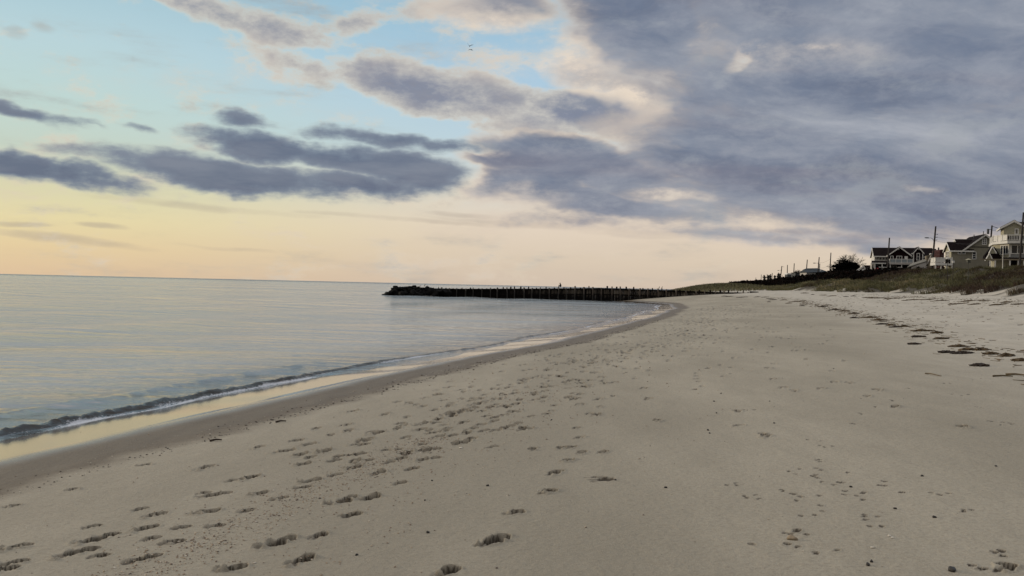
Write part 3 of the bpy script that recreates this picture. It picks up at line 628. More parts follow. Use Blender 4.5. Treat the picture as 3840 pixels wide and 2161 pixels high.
# --- the cream house with the roof terrace at the right edge
def terrace_house():
    Y = 150.; q = Reg(3440, 780, 6.0425, Y, -25, 2092); G = 5.6
    X = lambda u, v=900, y=None: q.x(u, v, y); Z = lambda v, u=2100, y=None: q.z(v, u, y)
    xc = X(2092); xR = xc+13; zt = Z(752, 2040)
    h = thing('terraced_house', (q.p.x, Y, G), 'cream house with white railed roof terrace and big windows at the right edge', 'house')
    m = MB(); m.box(xc, xR, Y, Y+11, Z(1130), zt-.5); m.build('wall', M['greywall'], h)
    # canted bay facing the sea
    zb0, zb1 = Z(1130, 1900), Z(800, 1900)
    xb = X(1745, 900, Y+3.4)
    m = MB(); m.add([(xc, Y+.003, zb0), (xc, Y+8, zb0), (xb, Y+8, zb0), (xb, Y+3.4, zb0), (xc, Y+.003, zb1), (xc, Y+8, zb1), (xb, Y+8, zb1), (xb, Y+3.4, zb1)],
      [(0,3,2,1),(4,5,6,7),(0,1,5,4),(1,2,6,5),(2,3,7,6),(3,0,4,7)]); m.build('bay', M['cream'], h)  # light on the bay's sea-facing side painted as cream against the grey front
    # the bay's windows lie on its slanting face
    A = Vector((xc, Y, 0)); B = Vector((xb, Y+3.4, 0)); u = (B-A).normalized(); nrm = Vector((u.y, -u.x, 0)); nrm = nrm if nrm.y < 0 else -nrm
    def slant(m, t0, t1, z0, z1, d0, d1):
        p = [A+u*t0+nrm*d0, A+u*t1+nrm*d0, A+u*t1+nrm*d1, A+u*t0+nrm*d1]
        m.add([(c.x, c.y, z0) for c in p]+[(c.x, c.y, z1) for c in p], [(0,3,2,1),(4,5,6,7),(0,1,5,4),(1,2,6,5),(2,3,7,6),(3,0,4,7)])
    L = (B-A).length; t0, t1 = L*.07, L*.53; z0, z1 = Z(1035, 2000), Z(850, 2000)
    m, g = MB(), MB()
    for a, b in ((t0-.14, t0), (t1, t1+.14), ((t0*2+t1)/3-.05, (t0*2+t1)/3+.05), ((t0+t1*2)/3-.05, (t0+t1*2)/3+.05)): slant(m, a, b, z0-.14, z1+.14, .0, .10)
    slant(m, t0, t1, z0-.14, z0, 0, .095); slant(m, t0, t1, z1, z1+.14, 0, .095); slant(g, t0, t1, z0, z1, 0, .04)
    fo = m.build('window', M['white'], h); g.build('pane', M['glass'], fo)
    window(h, 'f', Y, X(2140), X(2262), Z(1028, 2200), Z(852, 2200), (1, 1), .16)
    window(h, 'f', Y, X(2285), X(2400), Z(1028, 2200), Z(852, 2200), (1, 1), .14)
    window(h, 'f', Y, X(2285)+2.4, X(2400)+2.8, Z(1028, 2200), Z(852, 2200), (2, 1), .14)
    MB().box(xc-.06, xc+.16, Y-.08, Y-.003, Z(1115), Z(820)).build('corner_board', M['white'], h)
    # terrace slab and railing
    xk = X(2030, 740); xl = X(1690, 780, Y+4.5)
    m = MB(); zs = zt-.45
    outl = [(xk, Y-1.0), (xR+.3, Y-1.0), (xR+.3, Y+11.3), (xl, Y+11.3), (xl, Y+3.2)]
    n = len(outl); m.add([(a, b, zs) for a, b in outl]+[(a, b, zt) for a, b in outl], [tuple(range(n))[::-1], tuple(range(n, 2*n))]+[(i, (i+1) % n, n+(i+1) % n, n+i) for i in range(n)])
    m.build('terrace_slab', M['white'], h)
    m, pn = MB(), MB()
    railing(m, (xk, Y-.9, zt), (xl+.1, Y+3.2, zt), 1.05, 3, pn); railing(m, (xl+.1, Y+3.2, zt), (xl+.1, Y+10, zt), 1.05, 4, pn)
    railing(m, (xk, Y-.9, zt), (xR, Y-.9, zt), 1.05, 7); m.build('terrace_railing', M['white'], h); pn.build('railing_panel', M['white'], h)
    m = MB(); xx = xk+.3
    while xx < xR: m.box(xx, xx+.09, Y-.93, Y-.87, zt+.12, zt+.95); xx += .24
    m.build('balusters', M['white'], h)
    MB().box(xc-.6, xc+4, Y+1.6, Y+1.9, zt, zt+1.0).build('chair_backs', M['dark'], h)
    # roof room
    x0, x1 = X(2145, 500, Y+4), X(2335, 500, Y+4); yr = Y+4; ze, zr = q.z(455, 2200, yr), q.z(285, 2190, yr)
    xa = X(2190, 300, yr); hw = 2.05
    m = MB()
    m.prism([(xa-hw+.5, zt), (xa+hw-.5, zt), (xa+hw-.5, ze+.4), (xa, zr-.15), (xa-hw+.5, ze+.4)], 'y', yr, yr+6); m.build('roof_room', M['cream'], h)
    gable_roof(h, xa-hw+.4, xa+hw-.4, yr, yr+6, ze+.35, zr, 'y', M['roof'], oh=.5, ends=(True, True), name='roof_room_roof')
    MB().prism([(yr+1, ze+.3), (yr+5.8, ze+.3), (yr+3.4, zr-.02)], 'x', xa+.2, xa+7).build('rear_roof', M['roof'], h)
    MB().box(xa+.9, xa+6.8, yr+1.2, yr+5.6, zt, ze+.3).build('rear_room', M['cream'], h)
    window(h, 'f', yr, X(2225, 540, yr), X(2272, 540, yr), q.z(585, 2250, yr), q.z(485, 2250, yr), (1, 1), .15, glass=M['curtain'])
    # entrance gables and porch
    yp = Y-1.2
    for tri, rf, nm, dd in ((((1700,890),(1622,1035),(1790,1035)), ((1700,885),(1745,885),(1925,1165),(1790,1040)), 'upper_porch_roof', .9), (((1632,1048),(1535,1200),(1712,1195)), ((1632,1040),(1810,1035),(1930,1165),(1715,1195)), 'lower_porch_roof', 0.)):
        y_ = yp+dd; P2 = lambda c, y=y_: (q.x(c[0], c[1], y), q.z(c[1], c[0], y))
        MB().prism([P2(c) for c in tri], 'y', y_, y_+1.2).build('porch_gable', M['cream'], h)
        MB().prism([P2(c, y_+.1) for c in rf], 'y', y_+.1, y_+.8).build(nm, M['roof'], h)
        for k in (1, 2):
            a_, b_ = P2(tri[0]), P2(tri[k]); MB().tube([(a_[0], y_-.1, a_[1]+.06), (b_[0], y_-.1, b_[1])], .11, 4).build('rake_board', M['white'], h)
    zA, zB, zC = q.z(885, 1720), q.z(1040, 1800), q.z(1165, 1900)
    m = MB(); xA, xB = q.x(1712, 885), q.x(1925, 1165)
    m.prism([(xA-.2, zA), (xA+.3, zA+.02), (xB, zC+.2), (xB, zC), (xA-1.2, zC), (xA-1.2, zC+.7)], 'y', Y+.4, Y+5); m.build('sloping_roof', M['roof'], h)
    MB().prism([(Y-1.9, zC), (Y-.003, zC), (Y-.003, Z(1125, 2200))], 'x', q.x(1925, 1165), xR).build('porch_roof', M['roof'], h)
    MB().box(xB-3.6, xR, Y-1.95, Y-1.8, zC-.22, zC-.003).build('porch_fascia', M['tan'], h)
    MB().box(xB-1.2, xR-.1, Y+.2, Y+10, G, Z(1131, 2100)).build('ground_floor', M['cream'], h)
    MB().box(q.x(2110, 1200), q.x(2260, 1200), Y+.1, Y+.19, G, zC-.2).build('door_opening', M['dark'], h)
    m = MB()
    for k in (1628, 1745, 2075, 2262, 2385): MB().box(q.x(k, 1230)-.1, q.x(k, 1230)+.1, Y-1.85, Y-1.65, G, zC-.2).build('porch_post', M['white'], h)
    settle(h, None, -25)
terrace_house()

# --- smaller buildings
def small_buildings():
    # tan outbuilding with a grey roof between the big houses
    Y = 200.; q = Reg(3240, 880, 8.05, Y, -20, 1900); G = 5.4
    h = thing('outbuilding', (q.p.x, Y, G), 'tan outbuilding with long grey roof and pale diagonal rake board', 'shed')
    x0, x1 = q.x(1300), q.x(1885); z0, z1 = q.z(985, 1500), q.z(722, 1880)
    MB().add([(x0, Y-1, z0), (x1, Y-1, q.z(800, 1880)), (x1, Y+1.5, z1), (q.x(1480), Y+1.5, q.z(860, 1480)), (x0, Y-1, z0-.2), (x1, Y-1, q.z(800, 1880)-.2), (x1, Y+1.5, z1-.2), (q.x(1480), Y+1.5, q.z(860, 1480)-.2)],
      [(0,1,2,3),(4,7,6,5),(0,4,5,1),(1,5,6,2),(2,6,7,3),(3,7,4,0)]).build('roof', M['grey_roof'], h)
    MB().box(x0+1.2, x1, Y-.6, Y+1.4, G, z0+.1).build('wall', M['tan'], h)
    MB().prism([(q.x(1420), z0-.6), (x1, z0-.6), (x1, q.z(815, 1880)), (q.x(1450), z0)], 'y', Y-.9, Y-.7).build('side_wall', M['palewall'], h)
    MB().prism([(q.x(1880), G), (q.x(2120), G), (q.x(2105), q.z(700, 2100)), (q.x(2040), q.z(590, 2040)), (q.x(1880), q.z(640, 1880))], 'y', Y-.5, Y+2.5).build('end_wall', M['tan'], h)
    m = MB()
    for a, b in (((2035, 600), (1905, 890)), ((2035, 575), (2062, 625)), ((2098, 735), (2155, 870))):
        m.tube([(q.x(a[0], a[1]), Y-.6, q.z(a[1], a[0])), (q.x(b[0], b[1]), Y-.6, q.z(b[1], b[0]))], .13, 4)
    m.build('rake_board', M['palewall'], h)
    MB().ball((q.x(1997, 595), Y-.6, q.z(597, 1997)), .24).build('globe_lamp', M['white'], h, smooth=True)
    MB().box(q.x(1948), q.x(1990), Y-.56, Y-.503, q.z(720, 1960), q.z(668, 1960)).build('window', M['glass'], h)
    for a, b, c in ((1020, 1160, 1005), (1530, 1700, 975)): MB().box(q.x(a), q.x(b), Y-1.2, Y-1.0, q.z(c, b), q.z(c-22, b)).build('eave_board', M['palewall'], h)
    settle(h, None, -20)
    # dark red brick stack between the houses
    Y = 216.; q = Reg(3240, 880, 8.05, Y); h = thing('brick_building', (q.x(2350), Y, 5.2), 'dark red brick block with a small cupola between the two gabled houses', 'building')
    m = MB().box(q.x(2285), q.x(2420), Y, Y+4, 5.2, q.z(500, 2350)); m.prism([(q.x(2285), q.z(500, 2350)), (q.x(2420), q.z(500, 2350)), (q.x(2420), q.z(455, 2350)), (q.x(2335), q.z(452, 2350))], 'y', Y, Y+4); m.build('wall', M['brick'], h)
    c = (q.x(2337), Y+1.5); MB().box(c[0]-.14, c[0]+.14, c[1]-.14, c[1]+.14, q.z(460, 2337), q.z(412, 2337)).ball((c[0], c[1], q.z(400, 2337)), .19).build('cupola', M['metal'], h)
    settle(h, None)
    # little gabled garage left of the dark house
    Y = 246.; q = Reg(3040, 920, 9.2, Y, -17, 1860); G = 5.0
    h = thing('garage', (q.p.x, Y, G), 'small dark roofed cottage with white gable left of the long black house', 'cottage')
    xa = q.x(1830, 700); hw = 1.75; ze, zr = q.z(860, 1760), q.z(688, 1830)
    MB().prism([(xa-hw+.2, G), (xa+hw-.9, G), (xa+hw-.9, ze), (xa, zr-.15), (xa-hw+.2, ze)], 'y', Y, Y+5).build('wall', M['palewall'], h)
    MB().prism([(Y-.2, ze-.2), (Y+5.5, ze-.2), (Y+5, zr), (Y+.5, zr)], 'x', xa+.15, q.x(2085)).build('roof', M['roof'], h)
    MB().prism([(xa-hw, ze-.1), (xa, zr), (xa+.7, ze), (xa+.45, ze), (xa, zr-.55), (xa-hw+.45, ze-.1)], 'y', Y-.25, Y-.05).build('rake_board', M['white'], h)
    MB().box(xa+.2, q.x(2080), Y+.1, Y+5, G, ze-.2).build('side_wall', M['shedwall'], h)
    MB().tube([(q.x(1465, 920), Y-1.5, q.z(918, 1465)), (q.x(1945, 830), Y-.6, q.z(832, 1945))], .13, 4).build('eave_board', M['white'], h)
    settle(h, None, -17)
    # low house with hipped slate roof
    Y = 300.; q = Reg(2780, 960, 8.587, Y); q2 = Reg(3040, 920, 9.2, Y); G = 4.8
    h = thing('hip_roofed_house', (q.x(2300), Y, G), 'low pale house with blue grey hipped roof and dish among the poles', 'house')
    x0, x1 = q.x(2085, 500), q2.x(590, 900); ze, zr = q.z(543, 2300), q.z(405, 2400); xr = q2.x(330, 800)
    MB().box(x0+.2, x1-.6, Y, Y+7, G, ze).build('wall', M['palewall'], h)
    MB().add([(x0, Y-.5, ze), (x1, Y-.5, q2.z(915, 560)), (x1, Y+7.5, ze), (x0, Y+7.5, ze), (q.x(2095, 430), Y+3, q.z(430, 2095)), (xr, Y+3, zr+.2), (q.x(2200, 410), Y+3.2, zr+.05)],
      [(0,1,5,6,4), (1,2,5), (2,3,4,6,5), (3,0,4), (0,3,2,1)]).build('roof', mat('slate_roof', (.035,.045,.055), .9, .15, 1.), h)
    MB().ball((q2.x(335, 870), Y-.3, q2.z(872, 335)), (.22, .08, .3)).build('dish', M['white'], h)
    MB().box(q.x(2150), q.x(2185), Y-.05, Y-.003, q.z(650, 2160), q.z(585, 2160)).build('window', M['shedwall'], h)
    settle(h, None)
    Y = 335.; q = Reg(2780, 960, 8.587, Y)
    h = thing('shed', (q.x(1890), Y, G), 'flat roofed grey shed with one pale square window', 'shed')
    MB().box(q.x(1745), q.x(2035), Y, Y+5, G, q.z(552, 1890)).build('wall', M['shedwall'], h)
    MB().box(q.x(1728), q.x(2045), Y-.3, Y+5.3, q.z(552, 1890), q.z(538, 1890)).build('roof', M['roof'], h)
    MB().box(q.x(1868), q.x(1910), Y-.06, Y-.003, q.z(665, 1890), q.z(622, 1890)).build('window', M['white'], h)
    settle(h, None)
    Y = 385.; q = Reg(2780, 960, 8.587, Y)
    h = thing('white_cottage', (q.x(1560), Y, G), 'tiny white roofed cottage half hidden under a leaning bare tree', 'cottage')
    MB().prism([(q.x(1470), q.z(600, 1560)), (q.x(1650), q.z(600, 1560)), (q.x(1600), q.z(560, 1560)), (q.x(1500), q.z(560, 1560))], 'y', Y, Y+4).build('roof', M['white'], h)
    MB().box(q.x(1490), q.x(1640), Y+.2, Y+3.8, G, q.z(600, 1560)).build('wall', M['shedwall'], h)
    settle(h, None)
small_buildings()

# ------------------------------------------------------------------ utility poles, posts
def upole(top, foot, Y, label, lamp=None, arms=0, cross=False, can=False, r=.15):
    t = at(*top, Y); b = at(*foot, Y); d = (b-t); g = ground_z(b.x, Y)
    k = (g-.3-t.z)/d.z if d.z < -.01 else 1; b = t+d*max(1, k)
    h = thing('utility_pole', b, label, 'pole', 'utility poles along the beach road'); L = lambda p: Vector(p)-b
    MB().tube([L(b), L(t)], [r*1.25, r*.85], 8).build('pole_shaft', M['pole'], h)
    if lamp:
        a, e = lamp; a = at(*a, Y); e = at(*e, Y-.5); c = (a+e)/2+Vector((0, 0, abs(a.z-e.z)*.45+.15))
        m = MB().tube([L(a), L(a+(c-a)*.6+Vector((0,0,.12))), L(c), L(e)], [.05, .05, .045, .04], 6); ar = m.build('lamp_arm', M['metal'], h)
        s_ = (e-a).normalized(); MB().ball(L(e+s_*.35), (.55, .16, .13)).build('lamp_head', M['metal'], h, smooth=True)
    if arms:
        u = (t-b).normalized()
        for i in range(arms):
            p = t-u*(1.9+i*.62*1.0)+Vector((0, 0, 0)); m = MB().tube([L(p), L(p+Vector((.55, 0, .02)))], .045, 5); m.ball(L(p+Vector((.55, 0, .08))), (.08, .08, .12), 6, 5); m.build('insulator', M['metal'], h)
    if cross:
        MB().tube([L(t+Vector((0, 0, -.15))), L(t+Vector((1.3, .3, -.45)))], .05, 5).build('crossarm', M['pole'], h)
    if can:
        u = (t-b).normalized(); p = t-u*1.7+Vector((-.65, 0, 0))
        m = MB().tube([L(p), L(p+Vector((0, 0, 1.)))], .22, 10); m.tube([L(p+Vector((0,0,.9))), L(p+Vector((.6,0,.9)))], .05, 5); m.build('transformer', M['metal'], h)
        MB().tube([L(p+Vector((-.9,0,-.5))), L(p+Vector((-.9,0,.55)))], .07, 6).tube([L(p+Vector((-.9,0,-.3))), L(p+Vector((.6,0,-.5)))], .03, 5).build('switch', M['metal'], h)
    return t
T = {}
T['a'] = upole((3838.5, 797), (3823, 998), 140., 'tallest dark pole, cut by the right edge in front of the terrace house', r=.16)
T['b'] = upole((3720, 846), (3712, 944), 167., 'pole with transformer between the greige house and the terrace house', cross=True, can=True, r=.17)
T['c'] = upole((3509, 849), (3498, 972), 192., 'pole with long street lamp arm beside the greige house', lamp=((3502, 903), (3480, 894)), arms=3, r=.2)
T['d'] = upole((3335.5, 892), (3328, 1012), 216., 'plain pole standing in front of the long black house', r=.2)
T['e'] = upole((3116, 948), (3112, 1020), 268., 'pole just left of the dark spreading pine', arms=0, r=.17)
T['f'] = upole((3072, 965), (3067, 1025), 292., 'pole with street lamp by the blue grey hipped roof', lamp=((3070, 992), (3057, 988)), r=.2)
T['g'] = upole((3074.5, 989), (3073, 1008), 330., 'short pole right behind the lamp pole at the hipped roof', r=.16)
T['h'] = upole((3027.5, 974), (3022, 1038), 318., 'pole at the left end of the blue grey hipped roof', r=.19)
T['i'] = upole((2978.5, 988), (2976, 1035), 360., 'pole between the leaning bare tree and the flat roofed shed', r=.19)
T['j'] = upole((2953, 994), (2952, 1033), 410., 'pole rising through the leaning bare tree', r=.2)
T['k'] = upole((2932, 998), (2928, 1034), 430., 'leaning pole with small lamp left of the leaning bare tree', lamp=((2930, 1016), (2921, 1015)), cross=True, r=.24)
T['l'] = upole((2896, 1024), (2895, 1046), 520., 'short far pole among the horizon thicket', r=.22)
T['m'] = upole((2855, 1030), (2854, 1052), 600., 'thin grey pole second from the far end of the row', r=.2)
T['n'] = upole((2834.5, 1041), (2834, 1054), 700., 'farthest and shortest pole of the row', r=.2)
def wires(a, b, label, drops=(1.0, 2.2)):
    m = MB()
    for dr in drops:
        p, q = T[a]-Vector((0, 0, dr)), T[b]-Vector((0, 0, dr)); m.tube([p+(q-p)*t-Vector((0, 0, 4*t*(1-t)*.5)) for t in np.linspace(0, 1, 9)], .018, 4)
    tag(m.build('power_line', M['wire']), label, 'wire', 'power lines')
wires('a', 'b', 'wires from the right edge pole to the transformer pole'); wires('b', 'c', 'wires from the transformer pole to the lamp pole by the greige house', (2.4, 3.3, 6.2))
wires('c', 'd', 'wires crossing above the long black house', (6.,)); wires('d', 'e', 'wires between the long black house and the pine', (6.2, 7.0)); wires('e', 'f', 'wires above the blue grey hipped roof', (1.8, 3.6))

def post_items():
    q = Reg(3440, 780, 6.0425, 118.)
    for (u, v0, v1), lb in (((692, 1135, 1300), 'dark gourd cluster with white cap on a post before the pale lit side wall'), ((1160, 1155, 1400), 'green birdhouse with pale flat roof on a thin post in the dune grass')):
        x, z0, z1 = q.x(u, v0), q.z(v0, u), q.z(v1, u); g = ground_z(x, 118.)
        h = thing('birdhouse_post', (x, 118., g-.2), lb, 'birdhouse', 'birdhouses on posts in the dune grass')
        H = z0-g+.2
        MB().tube([(0, 0, 0), (0, 0, H-.3)], .04, 6).build('post', M['pole'] if u < 1000 else M['teal'], h)
        if u < 1000:
            m = MB()
            for k in range(9): m.ball((.24*math.cos(k*2.1), .2*math.sin(k*2.1), H-.33-.1*(k % 4)), (.13, .13, .16), 7, 5)
            m.build('gourds', M['dark'], h); MB().ball((0, 0, H-.07), (.30, .3, .11)).build('cap', M['white'], h)
        else:
            MB().box(-.20, .20, -.18, .18, H-.55, H-.12).box(-.34, .34, -.05, .05, H-.5, H-.44).build('bird_box', M['teal'], h)
            MB().add([(-.34,-.3,H-.14),(.34,-.3,H-.14),(.34,.3,H-.14),(-.34,.3,H-.14),(0,0,H+.06)], [(3,2,1,0),(0,1,4),(1,2,4),(2,3,4),(3,0,4)]).build('roof', M['cream'], h)
    x, z0 = q.x(815, 1190), q.z(1195, 815); g = ground_z(x, 118.)
    h = thing('garden_lantern', (x, 118., g-.2), 'small white lantern on a short dark post in the dune grass', 'lantern'); H = z0-g+.2
    MB().tube([(0, 0, 0), (0, 0, H-.3)], .045, 6).build('post', M['pole'], h); MB().box(-.13, .13, -.13, .13, H-.32, H-.02).build('lantern_body', M['white'], h)
    MB().tube([(0, 0, H-.03), (0, 0, H+.08)], [.17, .05], 8).build('cap', M['metal'], h)
    x, z0 = q.x(1940, 1050, 130), q.z(870, 1940, 130); g = ground_z(x, 130.)
    h = thing('flagpole', (x, 130., g-.2), 'thin white flagpole in front of the bay window of the terrace house', 'flagpole')
    MB().tube([(0, 0, 0), (0, 0, z0-g)], [.06, .045], 8).build('shaft', M['white'], h); MB().ball((0, 0, z0-g+.05), .09).build('finial', M['white'], h)
post_items()

# ------------------------------------------------------------------ trees
def leafcloud(name, centers, mat_, size, parent=None, extra=None):
    """many small leaf faces, one per centre"""
    n = len(centers); c = np.asarray(centers, float); a = RNG.normal(size=(n, 3)); a /= np.linalg.norm(a, axis=1)[:, None]
    b = np.cross(a, RNG.normal(size=(n, 3))); b /= np.linalg.norm(b, axis=1)[:, None]; sz = size*(.6+.8*RNG.random(n))[:, None]
    v = np.stack([c-a*sz, c-b*sz*.45, c+a*sz, c+b*sz*.45], 1).reshape(-1, 3)
    o = npmesh(name, v, np.arange(n*4).reshape(n, 4), mat_, smooth=False)
    if parent: o.parent = parent
    return o
def bare_tree(name, base, H, lean, label, spread=.55, depth=6, seed=1, r0=.14, cat='tree', nsplit=(2, 4), twist=.25, droop=0., mt=None):
    rs = random.Random(seed); h = thing(name, base, label, cat); trunk, crown = MB(), MB()
    def grow(p, d, L, r, k):
        q = [p]; dd = Vector(d)
        for i in range(3):
            dd = (dd+Vector((rs.gauss(0, twist*.5), rs.gauss(0, twist*.5), rs.gauss(0, twist*.3)-droop))+lean*.06).normalized(); q.append(q[-1]+dd*L/3)
        (trunk if k == 0 else crown).tube(q, [r, r*.88, r*.78, r*.66], 5 if k < 2 else 3)
        if k >= depth: return
        for j in range(rs.randint(*nsplit)):
            t = rs.choice((2, 3, 3)); nd = (dd+Vector((rs.gauss(0, spread), rs.gauss(0, spread), rs.gauss(.05, spread*.7)))).normalized()
            grow(q[t], nd, L*rs.uniform(.62, .85), max(r*.62, .026), k+1)
    grow(Vector((0, 0, 0)), (Vector((0, 0, 1))+lean*.5).normalized(), H*.30, r0, 0)
    trunk.build('trunk', M['bark'], h); crown.build('crown', mt or M['twig'], h)
    return h
def trees():
    qC = Reg(3040, 920, 9.2, 262.); q = qC
    # spreading pine, layered pads of needles
    bx = q.x(1150, 900); gz = ground_z(bx, 262.); h = thing('pine_tree', (bx, 262., gz), 'black spreading pine with layered flat boughs beside the dark cottage', 'tree')
    base = Vector((bx, 262., gz)); pads = []
    for u, v, ru, rv, n in ((1000,540,110,16,260),(1130,540,90,18,260),(1240,550,60,20,160),(1000,606,35,12,60),(1330,640,230,55,2600),(1180,620,140,34,900),(960,670,90,24,420),(810,705,60,20,260),
        (900,735,150,24,700),(760,748,50,16,160),(1100,710,200,50,2200),(1400,720,220,80,3200),(1050,790,200,46,2000),(800,822,50,15,140),(1300,830,260,80,3600),(900,880,110,36,700),(1100,890,260,60,3200),
        (780,915,60,22,260),(1350,930,230,60,2600),(1500,640,120,40,600),(1560,740,130,90,1500),(1600,860,120,80,1300),(1000,950,330,40,2600)):
        x, z = q.x(u, v), q.z(v, u); sx = ru/9.2/F*262; sz = rv/9.2/F*262
        a = RNG.normal(size=(n, 3)); a /= np.linalg.norm(a, axis=1)[:, None]; a *= (RNG.random(n)**.4)[:, None]
        pads.append(np.array([x, 262, z])-np.array(base)+a*np.array([sx, min(2.4, max(.7, sx*.7)), sz])+RNG.normal(size=(n, 3))*.05)
    leafcloud('crown', np.concatenate(pads), M['pine'], .20, h)
    m = MB(); m.tube([(0, 0, -.2), (.3, 0, 1.6), (1.0, 0, 3.4)], [.35, .28, .18], 7)
    for u, v in ((1000, 545), (800, 710), (760, 750), (1200, 600), (1500, 640), (900, 870)):
        t = Vector((q.x(u, v), 262, q.z(v, u)))-base; m.tube([(.3, 0, 1.5), Vector((.3, 0, 1.5)).lerp(t, .5)+Vector((0, 0, .35)), t], [.16, .11, .05], 5)
    m.build('trunk', M['bark'], h)
    # bare wind-swept tree behind it
    q = Reg(3040, 920, 9.2, 275.)
    b = Vector((q.x(1640, 820), 275, ground_z(q.x(1640, 820), 275.)))
    bare_tree('bare_tree', b, q.z(262, 1690)-b.z, Vector((-.25, 0, 0)), 'tall leafless tree with fine fanning twigs behind the black pine', .55, 6, 5, .24, nsplit=(3, 5))
    b2 = Vector((q.x(1430, 820), 279, ground_z(q.x(1430, 820), 279.)))
    bare_tree('bare_tree', b2, q.z(330, 1370)-b2.z, Vector((-.35, 0, 0)), 'lower leafless tree rising out of the black pine crown', .55, 6, 8, .2, nsplit=(3, 5))
    q = Reg(2780, 960, 8.587, 395.)
    b = Vector((q.x(1330, 640), 395, ground_z(q.x(1330, 640), 395.)-.3))
    bare_tree('leaning_bare_tree', b, (q.z(350, 1600)-b.z)*1.15, Vector((1.5, 0, -.1)), 'ragged leafless tree leaning right over the tiny white cottage', .38, 5, 12, .22, nsplit=(2, 3))
    b = Vector((q.x(1420, 640), 397, ground_z(q.x(1420, 640), 397.)-.3))
    bare_tree('leaning_bare_tree', b, (q.z(400, 1500)-b.z), Vector((1.1, 0, .1)), 'smaller ragged tree at the foot of the leaning one', .42, 5, 15, .18, nsplit=(2, 3))
    q = Reg(2780, 960, 8.587, 350.)
    b = Vector((q.x(1880, 560), 350, ground_z(q.x(1880, 560), 350.)))
    bare_tree('round_bare_tree', b, (q.z(375, 1880)-b.z)*1.0, Vector((0, 0, 0)), 'rounded leafless tree directly above the flat roofed shed', .55, 6, 21, .15, nsplit=(3, 4))
    # loose bushes on the skyline
    for (u, v, ru, rv, Y, n, col, lb) in ((740, 660, 50, 62, 560, 700, (.055,.042,.03), 'brownish round bush alone at the left end of the thicket'), (860, 660, 45, 50, 540, 700, (.03,.027,.024), 'dark bush right of the brownish round one'),
        (930, 665, 40, 52, 520, 600, (.035,.03,.028), 'grey bush standing left of the short far pole'), (1080, 660, 50, 34, 480, 600, (.04,.026,.022), 'reddish low bush right of the short far pole'),
        (1185, 620, 35, 60, 460, 500, (.025,.022,.02), 'dark upright bush left of the leaning lamp pole'), (1235, 615, 20, 62, 450, 300, (.028,.024,.022), 'narrow bush touching the leaning lamp pole'),
        (150, 830, 110, 60, 640, 1500, (.014,.013,.012), 'black shrub mound at the far left end of the land'), (290, 850, 80, 50, 630, 1000, (.013,.013,.012), 'black shrub mound next to the farthest one'), (470, 840, 60, 48, 620, 800, (.02,.014,.013), 'dark reddish shrub below the farthest pole'),
        (30, 870, 60, 36, 660, 500, (.02,.02,.018), 'lowest shrub where the land meets the sky')):
        q = Reg(2780, 960, 8.587, Y); x = q.x(u, v); z = q.z(v, u); g = ground_z(x, Y)
        h = thing('shrub', (x, Y, g), lb, 'shrub', 'shrubs along the skyline'); sx, sz = ru/8.587/F*Y, rv/8.587/F*Y
        a = RNG.normal(size=(n, 3)); a /= np.linalg.norm(a, axis=1)[:, None]; a *= (RNG.random(n)**.4)[:, None]; K = 11; kc = RNG.normal(size=(K, 3))*.42; kc[:, 2] -= .15*np.abs(kc[:, 0])*2; kk = RNG.integers(0, K, n); a = a*(.22+.25*RNG.random(K))[kk][:, None]+kc[kk]
        c = np.array([0, 0, z-g])+a*np.array([sx, sx, sz]); lowp = c.copy(); lowp[:, 2] *= RNG.random(n)*.9; lowp[:, 0] *= .9
        leafcloud('foliage', np.concatenate([c, lowp]), mat('shrub_leaf', col, .9, .3, 2.), .30, h)
        MB().tube([(0, 0, -.3), (0, 0, max(.5, z-g))], [.12, .05], 5).build('stem', M['bark'], h)
    # pink blossom by the porch
    q = Reg(3240, 880, 8.05, 214.); x = q.x(400, 1060); z = q.z(1055, 400); g = ground_z(x, 214.)
    h = thing('blossoming_bush', (x, 214., g), 'bright pink blossoming bush before the porch of the black house', 'bush')
    n = 900; a = RNG.normal(size=(n, 3)); a /= np.linalg.norm(a, axis=1)[:, None]; a *= (RNG.random(n)**.35)[:, None]
    c = np.array([0, 0, z-g])+a*np.array([.52, .5, .36]); c2 = np.array([.45, 0, z-g-.55])+a[:250]*np.array([.22, .2, .45])
    leafcloud('blossom', np.concatenate([c, c2]), M['pink'], .10, h); c3 = np.array([0, 0, (z-g)*.5])+a[:500]*np.array([.6, .5, (z-g)*.45]); leafcloud('foliage', c3, M['pine'], .12, h)
    MB().tube([(0, 0, 0), (0, 0, z-g)], [.08, .04], 5).build('stem', M['bark'], h)
trees()

